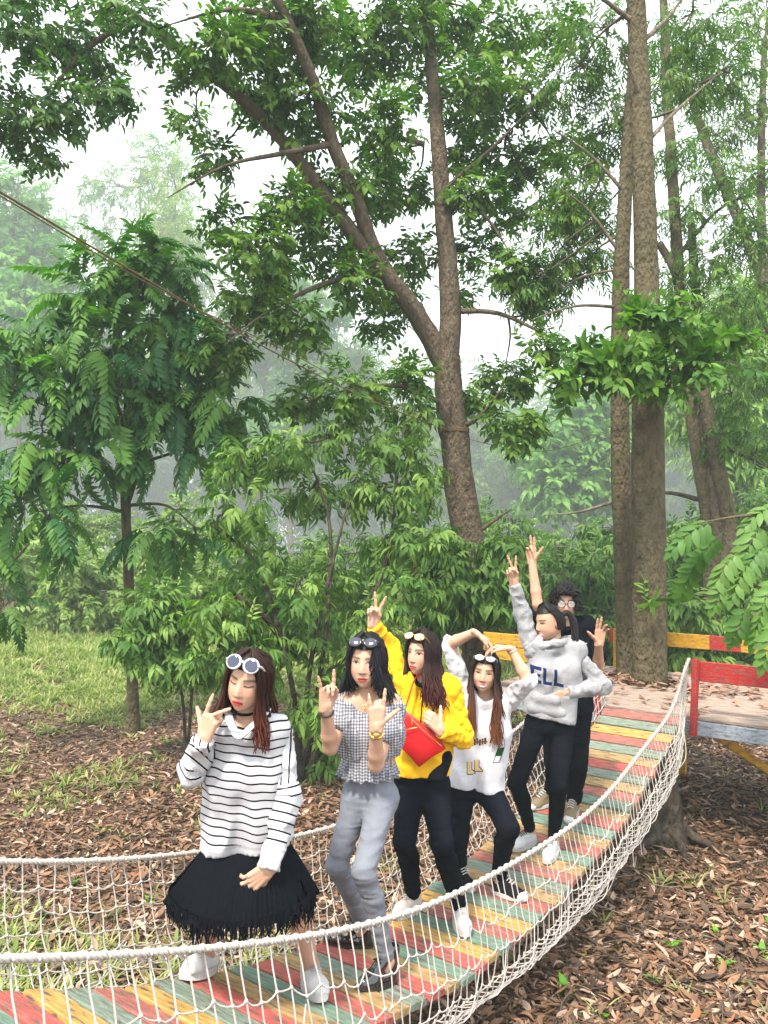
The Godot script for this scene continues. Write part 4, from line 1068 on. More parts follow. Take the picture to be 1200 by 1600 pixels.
# A head as one displaced surface: y up, z towards the face. o: skin, lip, open (eyes), smile, scale, fringe
func head_shape(out: Builder, x: Transform3D, o: Dictionary) -> void:
	var skin: Color = o.skin
	var lip: Color = o.lip
	var open: float = o.get("open", 1.0)
	var smile: float = o.get("smile", 0.0)
	var mo := 96
	var la := 92
	var base := out.v.size()
	var pts := PackedVector3Array()
	for j in la + 1:
		var vv := float(j) / la
		var lat := PI * (0.5 - vv) - 0.16 * sin(TAU * vv)
		for k in mo + 1:
			var u := 2.0 * k / mo - 1.0
			var lon := PI * (0.45 * u + 0.55 * u * u * u)
			var d := Vector3(sin(lon) * cos(lat), sin(lat), cos(lon) * cos(lat))
			var p := Vector3(d.x * 0.074, d.y * 0.116, d.z * 0.094)
			var t := clampf(-p.y / 0.116, 0.0, 1.0)
			p.x *= 1.0 - 0.22 * t * t + 0.10 * hump(p.y + 0.06, 0.03)
			if d.z > 0.0: p.z += 0.05 * t * t * sqrt(d.z) - 0.004 * d.z
			else: p.z *= 1.0 - 0.3 * t
			var cl := skin
			if d.z > 0.15:
				var ax := absf(p.x)
				var fr := smoothstep(0.15, 0.5, d.z)
				var nw := lerpf(0.0085, 0.0135, clampf((0.02 - p.y) / 0.05, 0, 1))
				var npf := smoothstep(0.028, -0.026, p.y) * 0.0175 * (1.0 - smoothstep(-0.031, -0.043, p.y))
				p.z += fr * (hump(p.x, nw) * npf + 0.0022 * hump(ax - 0.012, 0.006) * hump(p.y + 0.034, 0.007)
					- 0.0075 * hump(ax - 0.031, 0.017) * hump(p.y - 0.009, 0.012) + 0.0042 * hump(ax - 0.031, 0.011) * hump(p.y - 0.007, 0.007)
					+ 0.003 * hump(ax - 0.03, 0.022) * hump(p.y - 0.03, 0.008) + (0.004 + 0.003 * smile) * hump(ax - 0.042, 0.02) * hump(p.y + 0.03, 0.018)
					+ 0.0045 * hump(p.x, 0.02) * (hump(p.y + 0.0585, 0.005) + 1.2 * hump(p.y + 0.0705, 0.0055)) - 0.002 * hump(p.x, 0.022) * hump(p.y + 0.064, 0.003)
					+ 0.005 * hump(p.x, 0.017) * hump(p.y + 0.1, 0.013))
				# brows, lids, eyes, lips: colours of the skin, hair and make-up themselves
				var ex := ax - 0.032
				var ey := p.y - 0.008
				var by := p.y - 0.0285 - 0.003 * (1.0 - (ex * ex) / 0.0004)
				if absf(ex) < 0.021: cl = cl.lerp(Color(0.03, 0.017, 0.012), 0.9 * hump(by, 0.0046))
				var al := 0.0075 * maxf(0.0, 1.0 - (ex * ex) / 0.00026) * (0.25 + 0.75 * open)
				if absf(ex) < 0.0165:
					if open > 0.3 and ey < al and ey > -al * 0.8:
						cl = Color(0.012, 0.008, 0.006) if ex * ex + ey * ey < 0.000052 else Color(0.52, 0.47, 0.44)
					cl = cl.lerp(Color(0.012, 0.008, 0.007), 0.97 * hump(ey - al * (1.0 if open > 0.3 else -1.0), 0.0038))
				var lw := 0.023 + 0.006 * smile
				var ly := p.y + 0.0645 - smile * 0.006 * pow(ax / lw, 2.0)
				var le := 1.0 - pow(ax / lw, 2.0)
				if le > 0.0:
					var lh := 0.0098 * sqrt(le)
					cl = cl.lerp(lip, 1.0 - smoothstep(lh * 0.8, lh * 1.25, absf(ly)))
					if smile > 0.6 and absf(ly) < 0.0048 * sqrt(le): cl = Color(0.72, 0.68, 0.62)
					else: cl = cl.lerp(Color(0.1, 0.02, 0.02), 0.7 * hump(ly, 0.0016))
				cl = cl.lerp(Color(0.16, 0.05, 0.035), 0.75 * hump(ax - 0.008, 0.0035) * hump(p.y + 0.0405, 0.0028))
				cl = cl.lerp(Color(skin.r * 1.02, skin.g * 0.8, skin.b * 0.76), 0.45 * hump(ax - 0.043, 0.016) * hump(p.y + 0.026, 0.014))
			pts.append(p)
			out.col = cl
			out.vert(x * p, Vector3.UP)
	out.col = skin
	var w := mo + 1
	for j in la + 1:
		for k in w:
			var a := pts[j * w + (k + 1 if k < mo else 1)] - pts[j * w + (k - 1 if k > 0 else mo - 1)]
			var b := pts[maxi(j - 1, 0) * w + k] - pts[mini(j + 1, la) * w + k]
			var nn := a.cross(b)
			if j == 0: nn = Vector3.UP
			elif j == la: nn = Vector3.DOWN
			out.n[base + j * w + k] = (x.basis * nn).normalized()
	for j in la:
		for k in mo:
			var a := base + j * w + k
			out.i.append_array(PackedInt32Array([a, a + 1, a + w + 1, a, a + w + 1, a + w]))
	for s in [-1, 1]:
		out.ball(x * Vector3(s * 0.077, -0.006, -0.008), Vector3(0.009, 0.03, 0.018), x.basis.orthonormalized() * Basis(Vector3.UP, s * 0.35) * Basis(Vector3.RIGHT, -0.2), 8, 10)

# hand: wrist, pointing direction, the way the palm faces, +1/-1 side of the thumb, five [curl, spread]
func hand_bones(w: Vector3, d: Vector3, pn: Vector3, side: float, fingers: Array, sc := 1.0) -> Array:
	d = d.normalized()
	pn = (pn - d * pn.dot(d)).normalized()
	var s := d.cross(pn) * side
	var bs := []
	var off := [0.0, 0.027, 0.0085, -0.0095, -0.0265]
	var pl := [0.0, 0.084, 0.088, 0.083, 0.074]
	var ln := [[0.04, 0.032, 0.024], [0.04, 0.025, 0.02], [0.045, 0.028, 0.021], [0.04, 0.026, 0.02], [0.032, 0.02, 0.017]]
	for k in range(1, 5):
		var kn: Vector3 = w + (d * pl[k] + s * off[k]) * sc
		bs.append([w + s * off[k] * 0.55 * sc - d * 0.01, kn, 0.0165 * sc, 0.0115 * sc])
		var c: float = fingers[k][0]
		var dir: Vector3 = (d * cos(fingers[k][1]) + s * sin(fingers[k][1])).normalized()
		var ax := dir.cross(pn).normalized()
		var p := kn
		var r: float = [0, 0.0088, 0.009, 0.0086, 0.0076][k] * sc
		for m in 3:
			dir = dir.rotated(ax, c * [1.35, 1.65, 1.0][m])
			var q: Vector3 = p + dir * ln[k][m] * sc
			bs.append([p, q, r, r * 0.9])
			r *= 0.9
			p = q
	var tb := w + (d * 0.022 + s * 0.02) * sc
	var ta: float = fingers[0][1]
	var td := (d * cos(ta) + s * sin(ta) + pn * 0.3).normalized()
	bs.append([w, tb, 0.017 * sc, 0.0155 * sc])
	var tp := tb
	var tr := 0.014 * sc
	for m in 3:
		var q: Vector3 = tp + td * ln[0][m] * sc
		bs.append([tp, q, tr, tr * 0.82])
		tr *= 0.82
		tp = q
		td = (td - s * fingers[0][0] * 0.9 + pn * fingers[0][0] * 0.5).normalized()
	return bs

func torso_bones(j: Dictionary, e: float, pe := 0.0) -> Array:
	var sv: Vector3 = (j.sb - j.sa) * 0.5
	var hv: Vector3 = j.hv
	var nb: Vector3 = j.neck
	var pc: Vector3 = j.pel
	var c := nb.lerp(pc, 0.34) + Vector3(0, 0, 0.012)
	var w := nb.lerp(pc, 0.68)
	var bs := [[c - sv * 0.42, c + sv * 0.42, 0.088 + e, 0.088 + e], [w - hv * 0.5, w + hv * 0.5, 0.078 + e, 0.078 + e], [pc - hv * 0.75, pc + hv * 0.75, 0.09 + e + pe, 0.09 + e + pe]]
	for s in [-1.0, 1.0]:
		bs.append([c + sv * 0.5 * s, w + hv * 0.62 * s, 0.086 + e, 0.074 + e])
		bs.append([w + hv * 0.62 * s, pc + hv * 0.85 * s, 0.076 + e + pe, 0.088 + e + pe])
		bs.append([nb + sv * 0.2 * s, nb + sv * s, 0.05 + e, 0.045 + e])
		bs.append([nb + sv * 0.75 * s, c + sv * 0.5 * s, 0.055 + e, 0.084 + e])
	return bs

func limb(a: Vector3, b: Vector3, c: Vector3, r: Array) -> Array:
	var m := b.lerp(c, 0.3)
	return [[a, b, r[0], r[1]], [b, m, r[1], r[2]], [m, c, r[2], r[3]]]

func person(label: String, at: Vector3, group := "") -> Node3D:
	return thing("person", label, "person", at, group)

# the body: one surface of head, neck, trunk, limbs and hands
func body(p: Node3D, j: Dictionary, o: Dictionary) -> void:
	var b := Builder.new()
	b.col = o.skin
	var bs := torso_bones(j, o.get("thin", -0.02), -0.028)
	var hx: Transform3D = j.head
	bs.append([j.neck + Vector3(0, -0.02, -0.01), hx * Vector3(0, -0.05, -0.025), 0.05, 0.046])
	for s in ["a", "b"]:
		var ar: Array = j["arm_" + s]
		for q in limb(ar[0], ar[1], ar[2], o.get("arm", [0.042, 0.035, 0.036, 0.024])): bs.append(q + [0.012])
		var lg: Array = j["leg_" + s]
		for q in limb(lg[0], lg[1], lg[2], o.get("leg", [0.055, 0.035, 0.034, 0.03])): bs.append(q + [0.015])
		bs.append([lg[2], lg[2] + lg[3] * 0.02 - Vector3(0, 0.045, 0), 0.029, 0.022])
	blend(b, bs, 0.0125, {"k": 0.035})
	for s in ["a", "b"]:
		if j.has("hand_" + s):
			var h: Array = j["hand_" + s]
			var hb := hand_bones(j["arm_" + s][2], h[0], h[1], h[2], h[3], o.get("hand", 1.0))
			hb.append([j["arm_" + s][2].lerp(j["arm_" + s][1], 0.2), j["arm_" + s][2] + h[0].normalized() * 0.01, 0.0245, 0.021])
			blend(b, hb, 0.0042, {"k": 0.007})
	head_shape(b, hx, o)
	part("body", b, mats.skin, p)

func headx(ctr: Vector3, yaw: float, pitch: float, roll: float, sc := 1.0) -> Transform3D:
	return Transform3D(Basis(Vector3.BACK, -roll) * Basis(Vector3.UP, yaw) * Basis(Vector3.RIGHT, pitch) * Basis().scaled(Vector3.ONE * sc), ctr)

# locks of hair combed from a parting over the skull and then hanging; g: list of [lon0, lon1, count, length, outward, forward, wave]
func hair(p: Node3D, hx: Transform3D, g: Array, line: float, m: Material, col: Color, tip: Color, seed_: int, part_x := 0.0, cap_low := -0.07, side0 := 0.62, side1 := 1.15, fluff := 0.0) -> MeshInstance3D:
	rng.seed = seed_
	var b := Builder.new()
	b.col = col
	# skull cap
	var mo := 48
	var la := 24
	for j in la + 1:
		for k in mo + 1:
			var lon := TAU * k / mo
			var low := lerpf(line, cap_low, smoothstep(side0, side1, absf(wrapf(lon, -PI, PI))))
			var top := PI * 0.5
			var lat := lerpf(top, asin(clampf(low / 0.12, -1, 1)), float(j) / la)
			var d := Vector3(sin(lon) * cos(lat), sin(lat), cos(lon) * cos(lat))
			var s := 1.0 + 0.02 * sin(lon * 23.0) + 0.012 * sin(lon * 41.0 + lat * 6.0) - 0.05 * pow(float(j) / la, 6.0)
			var q := Vector3(d.x * 0.084, d.y * 0.127, d.z * 0.103) * s
			b.vert(hx * q, (hx.basis * (d / Vector3(0.084, 0.127, 0.103))).normalized())
	for j in la:
		for k in mo:
			var a := j * (mo + 1) + k
			b.i.append_array(PackedInt32Array([a, a + mo + 2, a + mo + 1, a, a + 1, a + mo + 2]))
	for q in g:
		for n in int(q[2]):
			var lon := rnd(q[0], q[1])
			var pts := PackedVector3Array()
			var rs := PackedFloat32Array()
			var lift := rnd(1.03, 1.14) + rnd(0.0, fluff)
			var low := lerpf(line + 0.01, -0.03, smoothstep(side0 - 0.1, side1 - 0.15, absf(lon)))
			for k in 6:
				var t := float(k) / 5
				var lat := lerpf(1.35, asin(clampf(low / 0.12, -1, 1)), t)
				var l := lerpf(lon * 0.35 + part_x * 8.0, lon, smoothstep(0.0, 0.7, t)) + fluff * 1.6 * sin(t * 9.0 + n * 2.4)
				var d := Vector3(sin(l) * cos(lat), sin(lat), cos(l) * cos(lat))
				pts.append(hx * (Vector3(d.x * 0.083, d.y * 0.124, d.z * 0.101) * (lift + fluff * 0.3 * sin(t * 11.0 + n * 1.7))))
				rs.append(0.0048)
			var e := pts[5]
			var outw := (hx.basis * Vector3(sin(lon), 0, cos(lon)))
			outw.y = 0
			var length: float = q[3] * rnd(0.85, 1.05)
			var ph := rnd(0, TAU)
			var ss := rnd(-0.03, 0.03)
			for k in range(1, 11):
				var t := k / 10.0
				var w: float = q[6] * sin(ph + t * 9.0) * t
				pts.append(e + outw * (q[4] * smoothstep(0, 1, t) + w) + Vector3(ss * t + w * 0.7, -length * t, q[5] * sin(t * PI * 0.5)))
				rs.append(lerpf(0.0056, 0.0016, t * t))
			var c0 := b.v.size()
			b.col = col.lerp(tip, 0.0)
			b.tube(pts, rs, 5, false)
			var tone := rnd(0.75, 1.25)
			for k in range(c0, b.v.size()):
				var t := clampf((float((k - c0) / 6) - 5.0) / 10.0, 0, 1)
				var cc := col.lerp(tip, t)
				b.c[k] = Color(cc.r * tone, cc.g * tone, cc.b * tone)
	return part("hair", b, m, p)

# sunglasses or spectacles on a head frame
func glasses(p: Node3D, hx: Transform3D, at: Vector3, tilt: float, lens_r: Vector2, frame: Material, lens: Material, thick := 0.004) -> void:
	var x := hx * Transform3D(Basis(Vector3.RIGHT, tilt), at)
	var fb := Builder.new()
	var lenses := []
	for s in [-1.0, 1.0]:
		var c := Vector3(s * (lens_r.x + 0.008), 0, 0)
		var ring := PackedVector3Array()
		for k in 25:
			var a := TAU * k / 24
			ring.append(x * (c + Vector3(cos(a) * lens_r.x, sin(a) * lens_r.y, -0.004 * absf(s * cos(a) + 1.0))))
		fb.tube(ring, PackedFloat32Array([thick]), 6, false)
		fb.tube(PackedVector3Array([x * (c + Vector3(s * lens_r.x, 0.006, 0)), x * (c + Vector3(s * (lens_r.x + 0.012), 0.006, -0.02)), x * (c + Vector3(s * (lens_r.x + 0.01), -0.002, -0.11))]), PackedFloat32Array([thick, thick * 0.9, thick * 0.6]), 5)
		var lb := Builder.new()
		lb.ball(x * c, Vector3(lens_r.x, lens_r.y, 0.003), x.basis.orthonormalized(), 8, 18)
		lenses.append(lb)
	fb.tube(PackedVector3Array([x * Vector3(-0.009, 0.004, 0), x * Vector3(0, 0.007, 0.003), x * Vector3(0.009, 0.004, 0)]), PackedFloat32Array([thick]), 5, false)
	var f := part("glasses", fb, frame, p)
	for lb in lenses: part("lens", lb, lens, f)

# a shoe in the frame heel -> toe; style: "sneaker", "boot", "canvas"
func shoe(p: Node3D, ft: Array, style: String, up_m: Material, sole_m: Material, lace_m: Material, chunky := 1.0) -> void:
	var z: Vector3 = (ft[1] - ft[0]).normalized()
	var x := Vector3.UP.cross(z).normalized()
	var fx := Transform3D(Basis(x, z.cross(x), z), ft[0])
	var ln: float = ft[0].distance_to(ft[1])
	var sh := (0.030 if style == "sneaker" else 0.022) * chunky
	# sole: stacked outlines
	var sb := Builder.new()
	var seg := 28
	var lv := [[0.001, 0.96], [0.006, 1.0], [sh * 0.6, 1.02], [sh, 0.98]]
	var base := 0
	for l in lv:
		for k in seg + 1:
			var a := TAU * k / seg
			var t := 0.5 - 0.5 * cos(a)
			var wd := (0.034 + 0.012 * sin(t * PI * 0.9 + 0.5)) * pow(maxf(sin(a) * sin(a), 0.0), 0.33) * signf(sin(a)) * chunky
			var q := Vector3(wd * l[1], l[0] + 0.012 * pow(t, 5.0), ln * (0.5 + (t - 0.5) * l[1]))
			sb.vert(fx * q, (fx.basis * Vector3(sin(a), 0.1, -cos(a))).normalized())
	for l in 3:
		for k in seg:
			var a := l * (seg + 1) + k
			var b := a + seg + 1
			sb.i.append_array(PackedInt32Array([a, b + 1, b, a, a + 1, b + 1]))
	for e in 2:
		var c := sb.vert(fx * Vector3(0, 0.001 if e == 0 else sh, ln * 0.5), fx.basis.y * (1 if e else -1))
		var st := 0 if e == 0 else 3 * (seg + 1)
		for k in seg:
			var q1 := sb.v[st + k]
			var q2 := sb.v[st + k + 1]
			var m0 := sb.vert(q1, sb.n[c]); sb.vert(q2, sb.n[c])
			if e: sb.i.append_array(PackedInt32Array([c, m0, m0 + 1]))
			else: sb.i.append_array(PackedInt32Array([c, m0 + 1, m0]))
	# upper
	var ub := Builder.new()
	var r := 0.033 * chunky
	var top := 0.088 if style == "sneaker" else (0.15 if style == "boot" else 0.105)
	var bs := [[Vector3(0, sh + 0.012, 0.042), Vector3(0, top, 0.05), r, r * 1.02], [Vector3(0, top - 0.01, 0.055), Vector3(0, sh + 0.022, ln * 0.66), r * 0.98, r * 0.82],
		[Vector3(0, sh + 0.006, 0.05), Vector3(0.004, sh + 0.006, ln - 0.045), r, r * 1.0], [Vector3(-0.008, sh + 0.008, ln * 0.68), Vector3(0.01, sh + 0.008, ln * 0.68), r, r]]
	var wb := []
	for q in bs: wb.append([fx * q[0], fx * q[1], q[2], q[3]])
	blend(ub, wb, 0.0065, {"k": 0.02, "cuts": [[fx * Vector3(0, sh - 0.004, 0), -fx.basis.y], [fx * Vector3(0, top + 0.012, 0.05), fx.basis.y]]})
	var s := part("shoe", ub, up_m, p)
	part("sole", sb, sole_m, s)
	var lb := Builder.new()
	for k in 5:
		var t := k / 4.0
		var zz := lerpf(0.088, ln * 0.62, t)
		var yy := lerpf(top - 0.002, sh + 0.05, t) + r * 0.78
		if style == "boot" and k > 3: continue
		lb.tube(PackedVector3Array([fx * Vector3(-0.022, yy - 0.012, zz), fx * Vector3(0, yy, zz + 0.006), fx * Vector3(0.022, yy - 0.012, zz)]), PackedFloat32Array([0.0035]), 5)
	part("laces", lb, lace_m, s)
	if style != "boot":
		var kb := Builder.new()
		kb.tube(PackedVector3Array([fx * Vector3(0, top - 0.01, 0.05), fx * Vector3(0, top + 0.016, 0.05), fx * Vector3(0, top + 0.03, 0.05)]), PackedFloat32Array([0.036, 0.0375, 0.036]), 14)
		part("sock", kb, mats.sock, s)
	if style == "canvas":
		var tb := Builder.new()
		tb.ball(fx * Vector3(0.002, sh + 0.006, ln - 0.04), Vector3(0.037, 0.03, 0.04), fx.basis, 8, 14)
		part("toe_cap", tb, lace_m, s)

func sleeve(p: Node, called: String, arm: Array, r: Array, t_end: float, m: Material, opt := {}) -> MeshInstance3D:
	var b := Builder.new()
	var end: Vector3 = arm[1].lerp(arm[2], t_end)
	var bs := [[arm[0], arm[1], r[0], r[1]], [arm[1], end, r[1], r[2]]]
	var cuts := [[end, (arm[2] - arm[1]).normalized()]]
	blend(b, bs, opt.get("cell", 0.011), {"k": 0.025, "amp": opt.get("amp", 0.012) * 0.75, "scale": opt.get("scale", Vector3(9, 9, 9)), "cuts": cuts})
	if opt.has("uv"):
		var total: float = arm[0].distance_to(arm[1]) + arm[1].distance_to(end)
		for k in b.v.size():
			b.uv[k] = opt.uv.call(b.v[k], total)
	return part(called, b, m, p)

func trousers(p: Node3D, called: String, j: Dictionary, r: Array, m: Material, opt := {}) -> MeshInstance3D:
	var b := Builder.new()
	var hv: Vector3 = j.hv
	var pc: Vector3 = j.pel
	var e: float = opt.get("e", 0.0)
	var wst: Vector3 = j.neck.lerp(pc, opt.get("waist", 0.72))
	var bs := [[pc - hv * 0.7, pc + hv * 0.7, 0.094 + e, 0.094 + e], [wst - hv * 0.5, pc - hv * 0.7, 0.08 + e, 0.093 + e], [wst + hv * 0.5, pc + hv * 0.7, 0.08 + e, 0.093 + e], [wst - hv * 0.5, wst + hv * 0.5, 0.08 + e, 0.08 + e]]
	for s in ["a", "b"]:
		var lg: Array = j["leg_" + s]
		var en: Vector3 = lg[2].lerp(lg[1], opt.get("short", 0.0))
		var calf: Vector3 = lg[1].lerp(en, 0.32) - lg[3] * 0.012
		bs.append([lg[0], lg[1], r[0], r[1], 0.03])
		bs.append([lg[1], calf, r[1], r[2], 0.02])
		bs.append([calf, en, r[2], r[3], 0.02])
	var cuts := [[wst + Vector3(0, 0.05, 0), Vector3.UP]]
	blend(b, bs, 0.0105, {"k": 0.03, "amp": opt.get("amp", 0.006), "scale": opt.get("scale", Vector3(5, 12, 5)), "cuts": cuts})
	return part(called, b, m, p)

func ring_tube(p: Node, called: String, c: Vector3, b: Basis, rx: float, rz: float, r: float, m: Material) -> MeshInstance3D:
	var t := Builder.new()
	var q := PackedVector3Array()
	for k in 29:
		var a := TAU * k / 28
		q.append(c + b * Vector3(cos(a) * rx, 0, sin(a) * rz))
	t.tube(q, PackedFloat32Array([r]), 6, false)
	return part(called, t, m, p)


func cloth(r: float, g: float, b: float, grain := 0.5) -> StandardMaterial3D:
	var m := plain(r, g, b, 0.92, 0.25)
	m.normal_enabled = true
	m.normal_texture = mats.crease_n
	m.normal_scale = grain
	m.uv1_triplanar = true
	m.uv1_scale = Vector3(2.6, 3.4, 2.6)
	if r > 0.1:
		m.rim_enabled = true
		m.rim = 0.12
	else:
		m.metallic_specular = 0.08
	return m

func people_materials() -> void:
	mats.weave_n = noise_tex(5, 0.09, [], 256, true, 3.0, FastNoiseLite.TYPE_SIMPLEX, 3)
	mats.crease_n = noise_tex(6, 0.010, [], 512, true, 9.0, FastNoiseLite.TYPE_SIMPLEX_SMOOTH, 4, true)
	var sk := StandardMaterial3D.new()
	sk.vertex_color_use_as_albedo = true
	sk.roughness = 0.52
	sk.metallic_specular = 0.4
	sk.subsurf_scatter_enabled = true
	sk.subsurf_scatter_strength = 0.08
	mats.skin = sk
	var hm := StandardMaterial3D.new()
	hm.vertex_color_use_as_albedo = true
	hm.roughness = 0.5
	hm.metallic_specular = 0.28
	mats.hair = hm
	mats.white_knit = cloth(0.46, 0.46, 0.485)
	mats.white_tee = cloth(0.46, 0.46, 0.49, 0.4)
	mats.yellow = cloth(0.66, 0.37, 0.012)
	mats.black_cloth = cloth(0.006, 0.007, 0.010)
	mats.navy_cloth = cloth(0.006, 0.0075, 0.0115)
	mats.white_rubber = plain(0.40, 0.395, 0.38, 0.6)
	mats.white_leather = plain(0.47, 0.47, 0.475, 0.5)
	mats.pink_leather = plain(0.50, 0.43, 0.40, 0.55)
	mats.patent = plain(0.006, 0.006, 0.008, 0.12, 0.7)
	mats.lace_grey = cloth(0.26, 0.26, 0.27)
	mats.sock = cloth(0.02, 0.02, 0.022)
	mats.black_rubber = plain(0.012, 0.012, 0.013, 0.5)
	mats.canvas_black = cloth(0.012, 0.012, 0.014)
	mats.canvas_tan = cloth(0.17, 0.135, 0.085)
	mats.gold = plain(0.7, 0.45, 0.12, 0.25)
	mats.gold.metallic = 0.9
	mats.dark_lens = plain(0.010, 0.014, 0.04, 0.04, 0.8)
	mats.mirror_lens = plain(0.62, 0.55, 0.36, 0.08, 0.8)
	mats.mirror_lens.metallic = 0.5
	mats.grey_lens = plain(0.40, 0.42, 0.45, 0.06, 0.8)
	mats.red_leather = plain(0.45, 0.006, 0.010, 0.36)
	mats.red_leather.normal_enabled = true
	mats.red_leather.normal_texture = mats.weave_n
	mats.red_leather.normal_scale = 0.35
	mats.red_leather.uv1_triplanar = true
	mats.red_leather.uv1_scale = Vector3(5, 5, 5)
	# striped knit
	var im := Image.create(64, 64, false, Image.FORMAT_RGB8)
	im.fill(Color(0.695, 0.695, 0.71))
	im.fill_rect(Rect2i(0, 0, 64, 12), Color(0.07, 0.07, 0.09))
	var st := plain(1, 1, 1, 0.92, 0.25)
	st.albedo_texture = ImageTexture.create_from_image(im)
	mats.stripes = st
	# gingham
	im = Image.create(128, 128, false, Image.FORMAT_RGB8)
	for y in 128:
		for x in 128:
			var a := (int(x / 16.0) % 2) + (int(y / 16.0) % 2)
			var fine := 0.06 * float((x + y) % 4 < 2)
			var vv: float = [0.27, 0.46, 0.68][a] + fine
			im.set_pixel(x, y, Color(vv, vv * 1.0, vv * 1.04))
	var gi := plain(0.9, 0.9, 0.92, 0.9, 0.25)
	gi.albedo_texture = ImageTexture.create_from_image(im)
	gi.uv1_triplanar = true
	gi.uv1_scale = Vector3(19, 19, 19)
	mats.gingham = gi
	# grey denim
	var dn := plain(1, 1, 1, 0.88, 0.3)
	dn.albedo_texture = noise_tex(8, 0.012, [[0.0, Color(0.41, 0.425, 0.46)], [0.5, Color(0.43, 0.445, 0.48)], [1.0, Color(0.455, 0.47, 0.505)]], 512)
	dn.uv1_triplanar = true
	dn.uv1_scale = Vector3(3, 1.6, 3)
	dn.normal_enabled = true
	dn.normal_texture = mats.crease_n
	dn.normal_scale = 0.16
	mats.denim = dn
	# heather grey fleece with printed letters, white shirt with small prints: planar maps over the chest
	im = Image.create(512, 512, false, Image.FORMAT_RGB8)
	rng.seed = 11
	for y in 512:
		for x in 512:
			var g := 0.545 + rnd(-0.05, 0.05)
			im.set_pixel(x, y, Color(g, g, g * 1.015))
	var navy := Color(0.10, 0.145, 0.30)
	for y in 512:
		for x in 512:
			var u := (x - 130) / 260.0
			var vv := (y - 200 - (x - 130) * 0.18) / 130.0
			if vv < 0 or vv > 1 or u < -0.2 or u > 1: continue
			var on := false
			if u < -0.06 and u > -0.13: on = vv > 0.15 and vv < 0.75
			var e := u / 0.34
			if e >= 0 and e < 0.85: on = on or e < 0.28 or vv < 0.2 or vv > 0.8 or (vv > 0.41 and vv < 0.59 and e < 0.75)
			e = (u - 0.34) / 0.34
			if e >= 0 and e < 0.85: on = on or e < 0.28 or vv > 0.8
			e = (u - 0.69) / 0.34
			if e >= 0 and e < 0.85: on = on or e < 0.28 or vv > 0.8
			if on: im.set_pixel(x, y, navy)
	var hf := plain(1, 1, 1, 0.95, 0.2)
	hf.albedo_texture = ImageTexture.create_from_image(im)
	hf.normal_enabled = true
	hf.normal_texture = mats.crease_n
	hf.normal_scale = 0.28
	mats.fleece = hf
	im = Image.create(512, 512, false, Image.FORMAT_RGB8)
	im.fill(Color(0.71, 0.71, 0.73))
	var ink := Color(0.10, 0.08, 0.07)
	# a brown brush-written word, a pair of boots, a green bottle and a teal motif
	for k in 9:
		im.fill_rect(Rect2i(196 + k * 13, 150 + (k * 7) % 11, 10, 32), Color(0.40, 0.27, 0.12) if k % 2 else Color(0.25, 0.16, 0.08))
	im.fill_rect(Rect2i(196, 168, 120, 7), Color(0.40, 0.27, 0.12))
	for q in [[206, 268, 0.0], [242, 258, 0.1]]:
		for y in 62:
			for x in 52:
				var bx := x - 6.0
				var inside := (bx >= 6 and bx < 26 and y < 42) or (bx >= 6 and bx < 26 + (y - 36) * 0.9 and y >= 36 and y < 58 and bx < 44)
				var edge := (bx >= 3 and bx < 29 and y < 42) or (bx >= 3 and bx < 30 + (y - 34) * 0.9 and y >= 36 and y < 62 and bx < 47)
				if inside: im.set_pixel(q[0] + x, q[1] + y, Color(0.80, 0.72, 0.55) if (x + y) % 9 > 2 else Color(0.62, 0.50, 0.30))
				elif edge: im.set_pixel(q[0] + x, q[1] + y, ink)
	for y in 74:
		for x in 34:
			var cx := 368 + x - y * 0.35
			im.set_pixel(int(cx), 200 + y, ink if x < 4 or x > 29 or y > 69 or y < 4 else (Color(0.10, 0.30, 0.15) if y < 42 else Color(0.82, 0.85, 0.82)))
	for y in 50:
		for x in 36:
			if absf(x - 18) + absf(y - 25) * 0.7 < 20: im.set_pixel(110 + x, 196 + y, Color(0.10, 0.58, 0.46) if (x / 6 + y / 6) % 2 else Color(0.75, 0.9, 0.85))
	var tp := plain(1, 1, 1, 0.9, 0.25)
	tp.albedo_texture = ImageTexture.create_from_image(im)
	tp.normal_enabled = true
	tp.normal_texture = mats.crease_n
	tp.normal_scale = 0.25
	mats.printed_tee = tp

func leg(hip: Vector3, knee: Vector3, ft: Array, up := 0.085) -> Array:
	var z: Vector3 = (ft[1] - ft[0]).normalized()
	return [hip, knee, ft[0] + z * 0.052 + Vector3(0, up, 0), z]

func planar_uv(b: Builder, c: Vector3, size: float, blank: Vector2) -> void:
	for k in b.v.size():
		var q := b.v[k] - c
		if b.n[k].z > -0.1: b.uv[k] = Vector2(0.5 + q.x / size, 0.5 - q.y / size)
		else: b.uv[k] = blank

